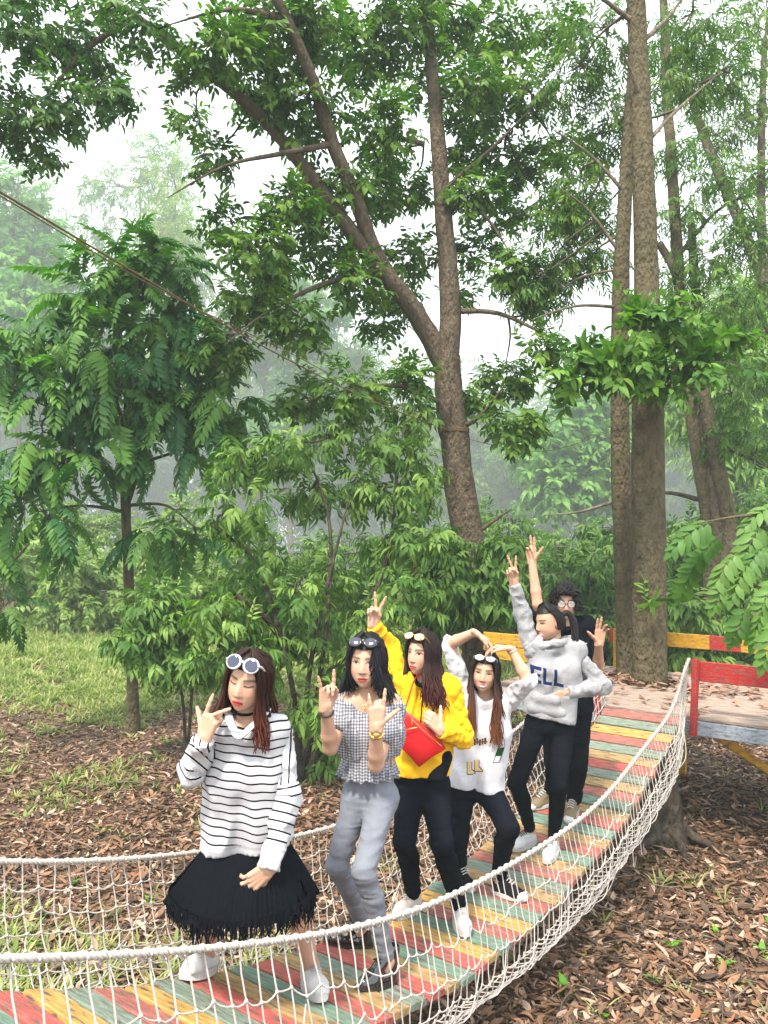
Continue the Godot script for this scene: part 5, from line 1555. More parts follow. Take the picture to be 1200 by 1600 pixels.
func make_people() -> void:
	var skin_a := Color(0.46, 0.275, 0.19)
	var skin_b := Color(0.42, 0.24, 0.16)
	# --- girl in the striped sweater
	var p := person("girl crouching in striped white sweater and black fringed skirt, white sunglasses on her hair", Vector3(-0.531, 0.782, -3.2))
	var fa: Array = [Vector3(-0.207, 0.001, -0.145), Vector3(-0.285, 0.078, 0.09)]
	var fb: Array = [Vector3(0.196, -0.076, -0.193), Vector3(0.284, -0.037, 0.048)]
	var j := {"neck": Vector3(-0.021, 1.081, 0.08), "sa": Vector3(-0.132, 1.068, 0.06), "sb": Vector3(0.083, 1.071, 0.04), "pel": Vector3(-0.036, 0.577, -0.05), "hv": Vector3(0.085, 0, 0.01),
		"head": headx(Vector3(-0.011, 1.297, 0.13), -0.22, 0.20, 0.21, 1.02),
		"arm_a": [Vector3(-0.138, 1.063, 0.06), Vector3(-0.242, 0.929, 0.13), Vector3(-0.168, 1.087, 0.22)], "arm_b": [Vector3(0.098, 1.06, 0.04), Vector3(0.14, 0.811, 0.09), Vector3(0.083, 0.583, 0.2)],
		"leg_a": leg(Vector3(-0.097, 0.566, -0.03), Vector3(-0.159, 0.435, 0.14), fa), "leg_b": leg(Vector3(0.027, 0.566, -0.03), Vector3(0.18, 0.423, 0.13), fb),
		"hand_a": [Vector3(0.3, 0.9, 0.1), Vector3(0.35, -0.1, -0.9), 1.0, [[-0.1, 0.75], [0.05, 0.02], [0.05, -0.85], [0.85, -0.3], [0.9, -0.3]]],
		"hand_b": [Vector3(-0.75, -0.6, 0.05), Vector3(-0.1, 0.1, -1.0), 1.0, [[0.2, 0.5], [0.1, 0.1], [0.15, 0.0], [0.3, -0.05], [0.35, -0.15]]]}
	body(p, j, {"skin": skin_a, "lip": Color(0.42, 0.03, 0.025), "open": 0.15, "thin": 0.0, "leg": [0.06, 0.048, 0.048, 0.035]})
	var b := Builder.new()
	var hem: Vector3 = Vector3(-0.033, 0.59, -0.03)
	var tb := torso_bones(j, 0.018)
	for s in [-1.0, 1.0]:
		tb.append([j.neck.lerp(j.pel, 0.3) + Vector3(0.06 * s - 0.015, 0, 0.015), hem + Vector3(0.078 * s - 0.012, -0.02, 0.03), 0.100, 0.112])
		tb.append([j.neck.lerp(j.pel, 0.3) + Vector3(0.05 * s, 0, 0), hem + Vector3(0.07 * s - 0.008, -0.02, -0.03), 0.098, 0.112])
	var vp: Vector3 = Vector3(-0.038, 1.094, 0.2)
	blend(b, tb, 0.0105, {"k": 0.03, "amp": 0.014, "scale": Vector3(5, 2.2, 5), "cuts": [[hem + Vector3(0, -0.005, 0), Vector3(0.05, -1, 0).normalized()]],
		"holes": [[vp, Vector3(-0.009, 1.19, 0.15), 0.004, 0.085], [Vector3(-0.009, 1.19, 0.15), Vector3(-0.029, 1.188, 0.01), 0.085, 0.085]]})
	for k in b.v.size():
		var q := b.v[k]
		var sag := 0.004 * sin(q.x * 26.0 + 1.0) + 0.11 * (q.x - hem.x) + 0.002 * sin(q.x * 70.0 + q.y * 9.0)
		b.uv[k] = Vector2(q.x, (q.y + sag) / 0.0345) if q.y > hem.y + 0.035 else Vector2(0.5, 0.6)
	var sw := part("sweater", b, mats.stripes, p)
	for s in ["a", "b"]:
		var ar: Array = j["arm_" + s]
		var a0: Vector3 = ar[0]
		var a1: Vector3 = ar[1]
		var a2: Vector3 = ar[2]
		var seam := 0.20 if s == "b" else 0.10
		sleeve(sw, "sleeve", ar, [0.055, 0.052, 0.043], 1.03, mats.stripes, {"amp": 0.018, "scale": Vector3(7, 7, 7), "uv": func(q: Vector3, total: float) -> Vector2:
			var u1 := clampf((q - a0).dot((a1 - a0).normalized()), -0.06, a0.distance_to(a1))
			var u2 := (q - a1).dot((a2 - a1).normalized())
			var run := u1 if u2 <= 0.0 or u1 < a0.distance_to(a1) * 0.9 else a0.distance_to(a1) + u2
			if run > total - 0.075: return Vector2(0.5, 0.6)
			if run < seam: return Vector2(0, (q.x - a0.x + 0.012) / 0.030)
			return Vector2(0, run / 0.0345)})
	# V collar band
	b = Builder.new()
	b.tube(path([Vector3(-0.1, 1.178, 0), Vector3(-0.101, 1.163, 0.09), Vector3(-0.076, 1.131, 0.16), Vector3(-0.038, 1.09, 0.195), Vector3(0.011, 1.126, 0.18), Vector3(0.058, 1.168, 0.11), Vector3(0.039, 1.18, 0)], 5), PackedFloat32Array([0.019]), 8, true, 0.42, 1.0, Vector3.BACK)
	part("collar", b, mats.white_knit, sw)
	# pleated skirt with a ragged fringe
	b = Builder.new()
	rng.seed = 21
	var c0: Vector3 = Vector3(-0.034, 0.63, -0.05)
	var c1: Vector3 = Vector3(-0.036, 0.428, 0.12)
	var rows := 26
	var cols := 320
	var hemd := PackedFloat32Array()
	for k in cols: hemd.append(rnd(-0.012, 0.012) + 0.012 * sin(k * 0.37) + 0.01 * sin(k * 0.11))
	for r in rows + 1:
		var t := float(r) / rows
		for k in cols + 1:
			var a := TAU * k / cols
			var pl := 0.010 * t * (1.0 if k % 4 < 2 else -1.0) + 0.012 * t * sin(a * 9.0 + 1.3)
			var bul := pow(t, 0.78)
			var rx := lerpf(0.12, 0.288, bul) + pl
			var rz := lerpf(0.075, 0.205, bul) + pl
			var q := c0.lerp(c1, t) + Vector3(cos(a) * rx, hemd[k % cols] * t * t, sin(a) * rz)
			q.y += 0.02 * t * cos(a * 2.0)
			b.vert(q, Vector3(cos(a) + 0.6 * (0.5 if k % 4 == 1 else (-0.5 if k % 4 == 3 else 0.0)) * -sin(a), 0.35, sin(a)).normalized())
	for r in rows:
		for k in cols:
			var a := r * (cols + 1) + k
			b.i.append_array(PackedInt32Array([a, a + cols + 2, a + 1, a, a + cols + 1, a + cols + 2]))
	var sk := part("skirt", b, mats.black_cloth, p)
	b = Builder.new()
	for k in 520:
		var a := rnd(0, TAU)
		var q := c1 + Vector3(cos(a) * 0.286, 0.02 * cos(a * 2.0), sin(a) * 0.203)
		var l := rnd(0.015, 0.07) + 0.05 * maxf(0.0, sin(a * 7.0) * sin(a * 3.0 + 1.0))
		b.tube(PackedVector3Array([q + Vector3(0, 0.03, 0), q + Vector3(rnd(-0.01, 0.01), -l * 0.5, rnd(-0.01, 0.01)), q + Vector3(rnd(-0.018, 0.018), -l, rnd(-0.015, 0.015))]), PackedFloat32Array([0.0035, 0.003, 0.0012]), 4, false)
	part("fringe", b, mats.black_cloth, sk)
	hair(p, j.head, [[0.85, 1.2, 40, 0.22, 0.01, -0.03, 0.008], [1.2, 2.6, 80, 0.30, 0.01, -0.12, 0.012], [-1.2, -0.88, 34, 0.24, 0.07, -0.05, 0.012], [-2.6, -1.2, 90, 0.36, 0.09, -0.06, 0.016], [2.6, 3.7, 50, 0.36, 0.06, -0.02, 0.012]], 0.066, mats.hair, Color(0.022, 0.010, 0.008), Color(0.10, 0.026, 0.016), 31)
	glasses(p, j.head, Vector3(0.0, 0.098, 0.092), -0.55, Vector2(0.0275, 0.0255), mats.white_leather, mats.dark_lens, 0.0052)
	ring_tube(p, "choker", j.head * Vector3(0.0, -0.124, -0.004), Basis(Vector3.BACK, -0.05) * Basis(Vector3.RIGHT, 0.22), 0.0535, 0.0555, 0.006, mats.black_cloth)
	b = Builder.new()
	b.ball(j.head * Vector3(0.072, -0.045, 0.03), Vector3(0.006, 0.012, 0.006))
	part("earring", b, mats.white_leather, p)
	shoe(p, fa, "sneaker", mats.white_leather, mats.white_rubber, mats.lace_grey, 1.12)
	shoe(p, fb, "sneaker", mats.white_leather, mats.white_rubber, mats.lace_grey, 1.12)

	# --- girl in the gingham blouse
	p = person("girl in grey gingham blouse, grey jeans and shiny black boots, both hands raised", Vector3(-0.102, 0.629, -3.645))
	fa = [Vector3(0.048, -0.04, -0.246), Vector3(-0.21, -0.013, -0.239)]
	fb = [Vector3(0.15, 0, 0.108), Vector3(-0.02, 0.056, 0.297)]
	j = {"neck": Vector3(0.033, 1.245, 0.045), "sa": Vector3(-0.07, 1.204, 0.025), "sb": Vector3(0.142, 1.215, 0.045), "pel": Vector3(0.036, 0.816, 0.045), "hv": Vector3(0.068, 0, 0.02),
		"head": headx(Vector3(0.022, 1.444, 0.075), -0.20, 0.06, 0.03, 1.03),
		"arm_a": [Vector3(-0.076, 1.201, 0.035), Vector3(-0.141, 1.072, 0.175), Vector3(-0.153, 1.274, 0.285)], "arm_b": [Vector3(0.142, 1.203, 0.045), Vector3(0.065, 1, 0.195), Vector3(0.069, 1.195, 0.315)],
		"leg_a": leg(Vector3(-0.023, 0.793, 0.045), Vector3(-0.116, 0.508, 0.085), fa, 0.10), "leg_b": leg(Vector3(0.097, 0.799, 0.065), Vector3(0.013, 0.557, 0.265), fb, 0.10),
		"hand_a": [Vector3(0.1, 1.0, 0.05), Vector3(0.3, 0, 0.95), 1.0, [[0.5, 0.4], [0.02, -0.1], [0.75, 0.0], [0.8, 0.0], [0.05, -0.35]]],
		"hand_b": [Vector3(0.04, 1.0, 0.05), Vector3(0.1, 0, -1.0), -1.0, [[0.0, 0.9], [0.02, 0.05], [0.85, 0.0], [0.85, 0.0], [0.05, -0.2]]]}
	body(p, j, {"skin": skin_a, "lip": Color(0.30, 0.045, 0.038), "open": 0.75, "thin": -0.004})
	b = Builder.new()
	tb = torso_bones(j, 0.012)
	var wst: Vector3 = Vector3(0.028, 1.009, 0.055)
	for s in [-1.0, 1.0]:
		tb.append([j.neck.lerp(j.pel, 0.32) + Vector3(0.06 * s, 0, 0.03), wst + Vector3(0.045 * s, 0.02, 0.02), 0.098, 0.086])
	blend(b, tb, 0.0095, {"k": 0.03, "amp": 0.015, "scale": Vector3(17, 3, 17), "cuts": [[wst, Vector3.DOWN], [Vector3(0.029, 1.237, 0.145), Vector3(0, 1, 0.35).normalized()]], "holes": [[Vector3(0.033, 1.279, 0.205), Vector3(0.03, 1.299, 0.045), 0.075, 0.09]]})
	var bl := part("blouse", b, mats.gingham, p)
	b = Builder.new()
	for r in 11:
		var t := r / 10.0
		for k in 161:
			var a := TAU * k / 160
			var fl := 0.011 * t * sin(a * 26.0) + (0.004 * sin(r * 3.1) if r < 5 else 0.0)
			var rr := lerpf(0.0, 0.022, t * t) + fl
			b.vert(wst + Vector3(cos(a) * (0.122 + rr), 0.012 - 0.105 * t + 0.006 * t * sin(a * 13.0), 0.004 + sin(a) * (0.098 + rr)), Vector3(cos(a + 0.6 * t * cos(a * 26.0)), 0.15, sin(a + 0.6 * t * cos(a * 26.0))).normalized())
	for r in 10:
		for k in 160:
			var a := r * 161 + k
			b.i.append_array(PackedInt32Array([a, a + 162, a + 1, a, a + 161, a + 162]))
	part("peplum", b, mats.gingham, bl)
	for s in ["a", "b"]:
		var ar: Array = j["arm_" + s]
		b = Builder.new()
		var top: Vector3 = ar[0]
		var bot: Vector3 = ar[0].lerp(ar[1], 0.62)
		blend(b, [[top + Vector3(0, 0.0, 0), top.lerp(bot, 0.6), 0.062, 0.072], [top.lerp(bot, 0.6), bot, 0.072, 0.052]], 0.009, {"k": 0.03, "amp": 0.016, "scale": Vector3(15, 5, 15), "cuts": [[bot, (ar[1] - ar[0]).normalized()]]})
		part("puff_sleeve", b, mats.gingham, bl)
	trousers(p, "jeans", j, [0.070, 0.051, 0.049, 0.040], mats.denim, {"amp": 0.0045, "scale": Vector3(4, 16, 4), "short": 0.07, "waist": 0.70, "e": -0.016})
	hair(p, j.head, [[0.62, 1.0, 60, 0.10, 0.0, 0.0, 0.003], [1.0, 2.5, 90, 0.15, 0.022, -0.01, 0.004], [-1.1, -0.9, 26, 0.09, 0.0, -0.01, 0.003], [-2.5, -1.1, 60, 0.12, 0.012, 0.0, 0.004], [2.5, 3.8, 60, 0.13, 0.02, 0.0, 0.003]], 0.066, mats.hair, Color(0.010, 0.009, 0.011), Color(0.012, 0.011, 0.016), 32, -0.02)
	glasses(p, j.head, Vector3(0.0, 0.104, 0.088), -0.7, Vector2(0.027, 0.020), mats.patent, mats.dark_lens, 0.0045)
	shoe(p, fa, "boot", mats.patent, mats.black_rubber, mats.black_cloth)
	shoe(p, fb, "boot", mats.patent, mats.black_rubber, mats.black_cloth)
	var wb: Vector3 = j.arm_b[2].lerp(j.arm_b[1], 0.16)
	var wx := aim(j.arm_b[1] - j.arm_b[2], Vector3.BACK)
	var wbs := Basis(wx.x, wx.z, -wx.y)
	var wt := ring_tube(p, "wristwatch", wb, wbs, 0.027, 0.027, 0.007, mats.gold)
	b = Builder.new()
	b.ball(wb + Vector3(0.0, 0, 0.029), Vector3(0.015, 0.015, 0.006))
	part("watch_case", b, mats.gold, wt)
	wb = j.arm_a[2].lerp(j.arm_a[1], 0.12)
	wx = aim(j.arm_a[1] - j.arm_a[2], Vector3.BACK)
	b = Builder.new()
	for k in 20:
		var a := TAU * k / 20
		b.ball(wb + wx.x * cos(a) * 0.029 + wx.y * sin(a) * 0.029, Vector3.ONE * 0.0055, Basis.IDENTITY, 5, 7)
	part("bead_bracelet", b, mats.black_rubber, p)
	b = Builder.new()
	b.tube(path([Vector3(-0.01, 1.304, 0.115), Vector3(0.006, 1.264, 0.16), Vector3(0.012, 1.246, 0.17), Vector3(0.021, 1.264, 0.163), Vector3(0.049, 1.308, 0.12)], 5), PackedFloat32Array([0.0014]), 4)
	b.ball(Vector3(0.012, 1.244, 0.173), Vector3.ONE * 0.005)
	part("necklace", b, mats.gold, p)

	# --- girl in the yellow sweatshirt
	p = person("girl in yellow sweatshirt with red chest bag, one arm raised in a victory sign", Vector3(0.28, 0.534, -4.225))
	fa = [Vector3(-0.08, -0.006, -0.207), Vector3(-0.232, 0.013, -0.003)]
	fb = [Vector3(0.135, -0.007, -0.08), Vector3(0.151, 0.006, 0.175)]
	j = {"neck": Vector3(-0.041, 1.308, 0.025), "sa": Vector3(-0.16, 1.281, -0.005), "sb": Vector3(0.093, 1.259, 0.025), "pel": Vector3(-0.072, 0.759, 0.005), "hv": Vector3(0.075, 0, 0.0),
		"head": headx(Vector3(-0.065, 1.479, 0.025), -0.72, 0.02, 0.04, 1.0),
		"arm_a": [Vector3(-0.166, 1.293, -0.015), Vector3(-0.244, 1.498, -0.115), Vector3(-0.341, 1.63, -0.035)], "arm_b": [Vector3(0.1, 1.245, 0.025), Vector3(0.151, 1.029, 0.065), Vector3(0.015, 1.108, 0.215)],
		"leg_a": leg(Vector3(-0.136, 0.739, 0.005), Vector3(-0.172, 0.51, 0.165), fa), "leg_b": leg(Vector3(-0.002, 0.739, 0.005), Vector3(0.021, 0.52, 0.205), fb),
		"hand_a": [Vector3(0.1, 1.0, 0.05), Vector3(-0.2, 0, 1.0), 1.0, [[0.9, 0.3], [0.03, 0.38], [0.03, -0.16], [0.85, 0.0], [0.9, 0.0]]],
		"hand_b": [Vector3(-0.6, 0.75, 0.1), Vector3(-0.3, -0.2, -0.9), -1.0, [[0.0, 0.9], [0.75, 0.0], [0.8, 0.0], [0.85, 0.0], [0.85, 0.0]]]}
	body(p, j, {"skin": skin_a, "lip": Color(0.40, 0.06, 0.05), "open": 0.85})
	b = Builder.new()
	tb = torso_bones(j, 0.014)
	hem = Vector3(-0.08, 0.832, 0.025)
	for s in [-1.0, 1.0]:
		tb.append([j.neck.lerp(j.pel, 0.32) + Vector3(0.07 * s, 0, 0.02), hem + Vector3(0.055 * s, 0.0, 0.02), 0.096, 0.104])
	blend(b, tb, 0.011, {"k": 0.03, "amp": 0.012, "scale": Vector3(4, 5, 4), "cuts": [[hem, Vector3.DOWN]], "holes": [[Vector3(-0.073, 1.36, 0.115), Vector3(-0.062, 1.395, 0.025), 0.05, 0.065]]})
	sw = part("sweatshirt", b, mats.yellow, p)
	sleeve(sw, "sleeve", j.arm_a, [0.055, 0.05, 0.04], 0.95, mats.yellow, {"amp": 0.018})
	sleeve(sw, "sleeve", j.arm_b, [0.058, 0.056, 0.042], 0.96, mats.yellow, {"amp": 0.02, "scale": Vector3(10, 10, 10)})
	ring_tube(sw, "cuff", j.arm_b[1].lerp(j.arm_b[2], 0.93), aim(j.arm_b[2] - j.arm_b[1]) * Basis(Vector3.RIGHT, PI * 0.5), 0.033, 0.033, 0.013, mats.yellow)
	ring_tube(sw, "cuff", j.arm_a[1].lerp(j.arm_a[2], 0.9), aim(j.arm_a[2] - j.arm_a[1]) * Basis(Vector3.RIGHT, PI * 0.5), 0.035, 0.035, 0.014, mats.yellow)
	b = Builder.new()
	blend(b, [[hem + Vector3(0.075, 0.0, 0.085), hem + Vector3(0.12, 0.10, 0.06), 0.055, 0.05]], 0.01, {"k": 0.02, "cuts": [[hem + Vector3(0, -0.008, 0), Vector3.DOWN]]})
	part("black_panel", b, mats.black_cloth, sw)
	b = Builder.new()
	for q in [[664, 1066], [668, 1064]]:
		b.tube(path([Vector3(-0.077, 1.341, 0.125), Vector3(0, 0, 0) + Vector3(-0.077, 1.264, 0.18), Vector3(-0.088, 1.139, 0.19)], 4), PackedFloat32Array([0.0035]), 5)
	part("drawstring", b, mats.black_cloth, sw)
	ring_tube(sw, "neck_band", Vector3(-0.063, 1.34, 0.045), Basis(Vector3.RIGHT, 0.45), 0.05, 0.052, 0.013, mats.black_cloth)
	# chest bag: a padded lozenge with zip and strap
	b = Builder.new()
	var bc: Vector3 = Vector3(-0.091, 1.065, 0.19)
	var cor := [Vector3(-0.175, 1.213, 0.19), Vector3(-0.223, 1.037, 0.185), Vector3(-0.095, 0.909, 0.19), Vector3(0.048, 1.001, 0.175), Vector3(0.017, 1.07, 0.18)]
	var grid := 14
	for side in [1.0, -1.0]:
		var st := b.v.size()
		for r in grid + 1:
			var t := float(r) / grid
			for k in 41:
				var e := 5.0 * k / 40.0
				var q: Vector3 = cor[int(e) % 5].lerp(cor[(int(e) + 1) % 5], e - floorf(e))
				q = bc + (q - bc) * lerpf(1.0, 0.96, 0.5 - 0.5 * cos(TAU * e)) * t
				q.z += side * 0.034 * sqrt(maxf(0.0, 1.0 - t * t)) + 0.003 * fold_noise.get_noise_3d(q.x * 14.0, q.y * 14.0, side * 5.0)
				b.vert(q, ((q - bc) * Vector3(0.6, 0.6, 0) * t * t * 8.0 + Vector3(0, 0, side)).normalized())
		for r in grid:
			for k in 40:
				var a := st + r * 41 + k
				if side < 0: b.i.append_array(PackedInt32Array([a, a + 41, a + 42, a, a + 42, a + 1]))
				else: b.i.append_array(PackedInt32Array([a, a + 42, a + 41, a, a + 1, a + 42]))
	var bag := thing("chest_bag", "red leather chest bag worn across the yellow sweatshirt", "bag", Vector3(0.28, 0.534, -4.225))
	part("pouch", b, mats.red_leather, bag)
	b = Builder.new()
	b.tube(path([Vector3(-0.169, 1.206, 0.19), Vector3(-0.144, 1.284, 0.165), Vector3(-0.122, 1.341, 0.125), Vector3(-0.088, 1.376, 0.055)], 4), PackedFloat32Array([0.014]), 6, true, 0.3)
	part("strap", b, mats.red_leather, bag)
	b = Builder.new()
	b.tube(path([Vector3(-0.2, 1.086, 0.22), Vector3(-0.157, 1.116, 0.232), Vector3(-0.107, 1.127, 0.235)], 4), PackedFloat32Array([0.0022]), 4)
	b.tube(path([Vector3(-0.139, 1.173, 0.223), Vector3(-0.063, 1.101, 0.237), Vector3(0.022, 1.025, 0.212)], 4), PackedFloat32Array([0.0022]), 4)
	b.tube(PackedVector3Array([Vector3(-0.136, 1.175, 0.23), Vector3(-0.133, 1.143, 0.233)]), PackedFloat32Array([0.004]), 5)
	part("zip", b, mats.gold, bag)
	trousers(p, "trousers", j, [0.082, 0.06, 0.056, 0.046], mats.navy_cloth, {"short": 0.08})
	hair(p, j.head, [[0.85, 1.2, 50, 0.22, 0.01, 0.05, 0.012], [1.2, 2.6, 120, 0.26, 0.035, 0.02, 0.016], [-1.2, -0.95, 22, 0.2, 0.01, 0.05, 0.012], [-2.6, -1.2, 50, 0.22, 0.01, -0.01, 0.012], [2.6, 3.7, 50, 0.25, 0.03, 0.0, 0.012]], 0.066, mats.hair, Color(0.016, 0.009, 0.008), Color(0.055, 0.014, 0.012), 33)
	glasses(p, j.head, Vector3(0.0, 0.104, 0.085), -0.75, Vector2(0.028, 0.021), mats.gold, mats.mirror_lens, 0.0025)
	shoe(p, fa, "sneaker", mats.pink_leather, mats.white_rubber, mats.lace_grey, 1.06)
	shoe(p, fb, "sneaker", mats.white_leather, mats.white_rubber, mats.white_leather, 1.06)

	# --- girl in the printed white shirt
	p = person("girl in printed white shirt joining both hands above her head, glasses pushed up", Vector3(0.608, 0.52, -4.67))
	fa = [Vector3(-0.151, 0.002, -0.163), Vector3(-0.085, 0, 0.078)]
	fb = [Vector3(0.039, 0.001, 0.014), Vector3(0.228, 0.001, 0.176)]
	j = {"neck": Vector3(0.022, 1.135, 0.02), "sa": Vector3(-0.103, 1.144, -0.01), "sb": Vector3(0.146, 1.127, 0.02), "pel": Vector3(-0.062, 0.635, 0.02), "hv": Vector3(0.075, 0, 0.01),
		"head": headx(Vector3(0.003, 1.318, 0.05), -0.25, 0.08, 0.12, 1.0),
		"arm_a": [Vector3(-0.111, 1.167, -0.01), Vector3(-0.205, 1.48, 0), Vector3(-0.07, 1.565, 0.12)], "arm_b": [Vector3(0.154, 1.135, 0.02), Vector3(0.238, 1.292, 0.16), Vector3(0.151, 1.466, 0.12)],
		"leg_a": leg(Vector3(-0.136, 0.612, 0.02), Vector3(-0.169, 0.329, 0.08), fa), "leg_b": leg(Vector3(0.023, 0.604, 0.02), Vector3(0.11, 0.458, 0.24), fb),
		"hand_a": [Vector3(0.75, -0.5, 0.0), Vector3(-0.5, -0.8, 0.2), -1.0, [[0.2, 0.3], [0.28, 0.05], [0.3, 0.0], [0.33, -0.05], [0.35, -0.1]]],
		"hand_b": [Vector3(-0.95, 0.15, 0.0), Vector3(-0.1, -0.9, 0.2), 1.0, [[0.2, 0.3], [0.3, 0.05], [0.34, 0.0], [0.38, -0.05], [0.4, -0.1]]]}
	body(p, j, {"skin": skin_a, "lip": Color(0.42, 0.08, 0.07), "open": 0.35, "smile": 0.9})
	b = Builder.new()
	tb = torso_bones(j, 0.010)
	hem = Vector3(-0.073, 0.627, 0.02)
	for s in [-1.0, 1.0]:
		tb.append([j.neck.lerp(j.pel, 0.3) + Vector3(0.065 * s, 0, 0.02), hem + Vector3(0.08 * s, -0.02, 0.02), 0.094, 0.108])
	blend(b, tb, 0.011, {"k": 0.03, "amp": 0.016, "scale": Vector3(5, 2, 5), "cuts": [[hem, Vector3(-0.17, -1, 0).normalized()]], "holes": [[Vector3(0.001, 1.194, 0.12), Vector3(0.014, 1.212, 0.02), 0.045, 0.065]]})
	planar_uv(b, Vector3(-0.069, 0.821, 0.12), 0.62, Vector2(0.05, 0.9))
	sw = part("shirt", b, mats.printed_tee, p)
	sleeve(sw, "sleeve", j.arm_a, [0.056, 0.052, 0.056], 0.08, mats.white_tee, {"amp": 0.014})
	sleeve(sw, "sleeve", j.arm_b, [0.058, 0.056, 0.058], 0.08, mats.white_tee, {"amp": 0.016})
	trousers(p, "trousers", j, [0.084, 0.062, 0.056, 0.046], mats.navy_cloth, {"short": 0.12})
	hair(p, j.head, [[0.88, 1.2, 80, 0.36, -0.01, 0.075, 0.014], [1.2, 2.5, 60, 0.33, 0.03, 0.0, 0.014], [-1.2, -0.88, 70, 0.34, 0.01, 0.075, 0.014], [-2.5, -1.2, 50, 0.3, 0.03, -0.02, 0.012], [2.5, 3.8, 40, 0.3, 0.02, 0.0, 0.01]], 0.066, mats.hair, Color(0.014, 0.010, 0.009), Color(0.13, 0.045, 0.022), 34)
	glasses(p, j.head, Vector3(0.0, 0.104, 0.088), -0.6, Vector2(0.025, 0.0165), mats.white_leather, mats.grey_lens, 0.0028)
	ring_tube(p, "bracelet", j.arm_b[2].lerp(j.arm_b[1], 0.08), aim(j.arm_b[1] - j.arm_b[2]) * Basis(Vector3.RIGHT, PI * 0.5), 0.027, 0.027, 0.004, mats.white_rubber)
	shoe(p, fa, "canvas", mats.canvas_black, mats.white_rubber, mats.white_leather)
	shoe(p, fb, "canvas", mats.canvas_black, mats.white_rubber, mats.white_leather)

	# --- girl in the grey hoodie
	p = person("girl in pale grey hoodie with navy letters, one arm raised, ponytail", Vector3(1.007, 0.549, -5.09))
	fa = [Vector3(0.034, 0.017, -0.19), Vector3(-0.164, -0.004, -0.04)]
	fb = [Vector3(0.144, 0.014, -0.07), Vector3(0.027, -0.007, 0.15)]
	j = {"neck": Vector3(0.128, 1.373, 0.04), "sa": Vector3(-0.022, 1.335, 0.07), "sb": Vector3(0.296, 1.292, 0.01), "pel": Vector3(0.082, 0.886, 0.04), "hv": Vector3(0.078, 0, -0.02),
		"head": headx(Vector3(0.087, 1.537, 0.04), -1.15, 0.06, -0.06, 1.0),
		"arm_a": [Vector3(-0.03, 1.352, 0.07), Vector3(-0.091, 1.601, 0.04), Vector3(-0.153, 1.807, 0.09)], "arm_b": [Vector3(0.305, 1.275, 0.01), Vector3(0.446, 1.113, 0), Vector3(0.17, 1.099, 0.14)],
		"leg_a": leg(Vector3(-0.002, 0.852, 0.04), Vector3(-0.151, 0.514, 0.13), fa), "leg_b": leg(Vector3(0.171, 0.844, 0.04), Vector3(0.109, 0.519, 0.17), fb),
		"hand_a": [Vector3(-0.2, 1.0, 0.05), Vector3(-0.2, 0, 1.0), 1.0, [[0.9, 0.3], [0.03, 0.22], [0.03, -0.18], [0.85, 0.0], [0.9, 0.0]]],
		"hand_b": [Vector3(-0.8, -0.45, 0.0), Vector3(0, 0, -1.0), 1.0, [[0.2, 0.3], [0.3, 0.05], [0.3, 0.0], [0.3, -0.05], [0.3, -0.1]]]}
	body(p, j, {"skin": skin_b, "lip": Color(0.38, 0.10, 0.08), "open": 0.4, "smile": 1.0})
	b = Builder.new()
	tb = torso_bones(j, 0.016)
	hem = Vector3(0.07, 0.919, 0.04)
	for s in [-1.0, 1.0]:
		tb.append([j.neck.lerp(j.pel, 0.3) + Vector3(0.075 * s, 0, 0.01), hem + Vector3(0.08 * s, -0.02, 0.02), 0.098, 0.102])
	blend(b, tb, 0.0115, {"k": 0.03, "amp": 0.014, "scale": Vector3(4, 4, 4), "cuts": [[hem, Vector3(-0.24, -1, 0).normalized()]], "holes": [[Vector3(0.075, 1.415, 0.13), Vector3(0.104, 1.466, 0.04), 0.045, 0.06]]})
	planar_uv(b, Vector3(0.047, 1.231, 0.14), 0.42, Vector2(0.05, 0.95))
	sw = part("hoodie", b, mats.fleece, p)
	var plainuv := func(_q: Vector3, _t: float) -> Vector2: return Vector2(_q.x * 2.0, 0.78 + fposmod(_q.y, 0.2))
	sleeve(sw, "sleeve", j.arm_a, [0.06, 0.056, 0.04], 0.95, mats.fleece, {"amp": 0.012, "uv": plainuv})
	sleeve(sw, "sleeve", j.arm_b, [0.062, 0.06, 0.044], 0.98, mats.fleece, {"amp": 0.013, "uv": plainuv})
	b = Builder.new()
	blend(b, [[Vector3(0.019, 1.393, 0.12), Vector3(0.132, 1.415, 0.1), 0.022, 0.026], [Vector3(0.132, 1.415, 0.1), Vector3(0.236, 1.398, -0.02), 0.028, 0.05], [Vector3(0.241, 1.387, -0.04), Vector3(0.168, 1.367, -0.06), 0.05, 0.05], [Vector3(0.019, 1.393, 0.12), Vector3(0.018, 1.407, 0.04), 0.022, 0.03]], 0.009, {"k": 0.02, "amp": 0.012, "scale": Vector3(10, 10, 10)})
	for k in b.v.size(): b.uv[k] = Vector2(b.v[k].x * 2.0, 0.8 + fposmod(b.v[k].y, 0.15))
	part("hood", b, mats.fleece, sw)
	b = Builder.new()
	blend(b, [[Vector3(-0.036, 0.998, 0.128), Vector3(0.14, 0.963, 0.122), 0.045, 0.045], [Vector3(-0.011, 1.064, 0.13), Vector3(0.098, 1.047, 0.128), 0.045, 0.045]], 0.01, {"k": 0.03, "cuts": [[Vector3(0.028, 0.943, 0.14), Vector3(-0.24, -1, 0).normalized()]]})
	for k in b.v.size(): b.uv[k] = Vector2(b.v[k].x * 2.0, 0.8 + fposmod(b.v[k].y, 0.15))
	part("pocket", b, mats.fleece, sw)
	trousers(p, "leggings", j, [0.08, 0.056, 0.052, 0.04], mats.black_cloth, {"amp": 0.005, "short": 0.1})
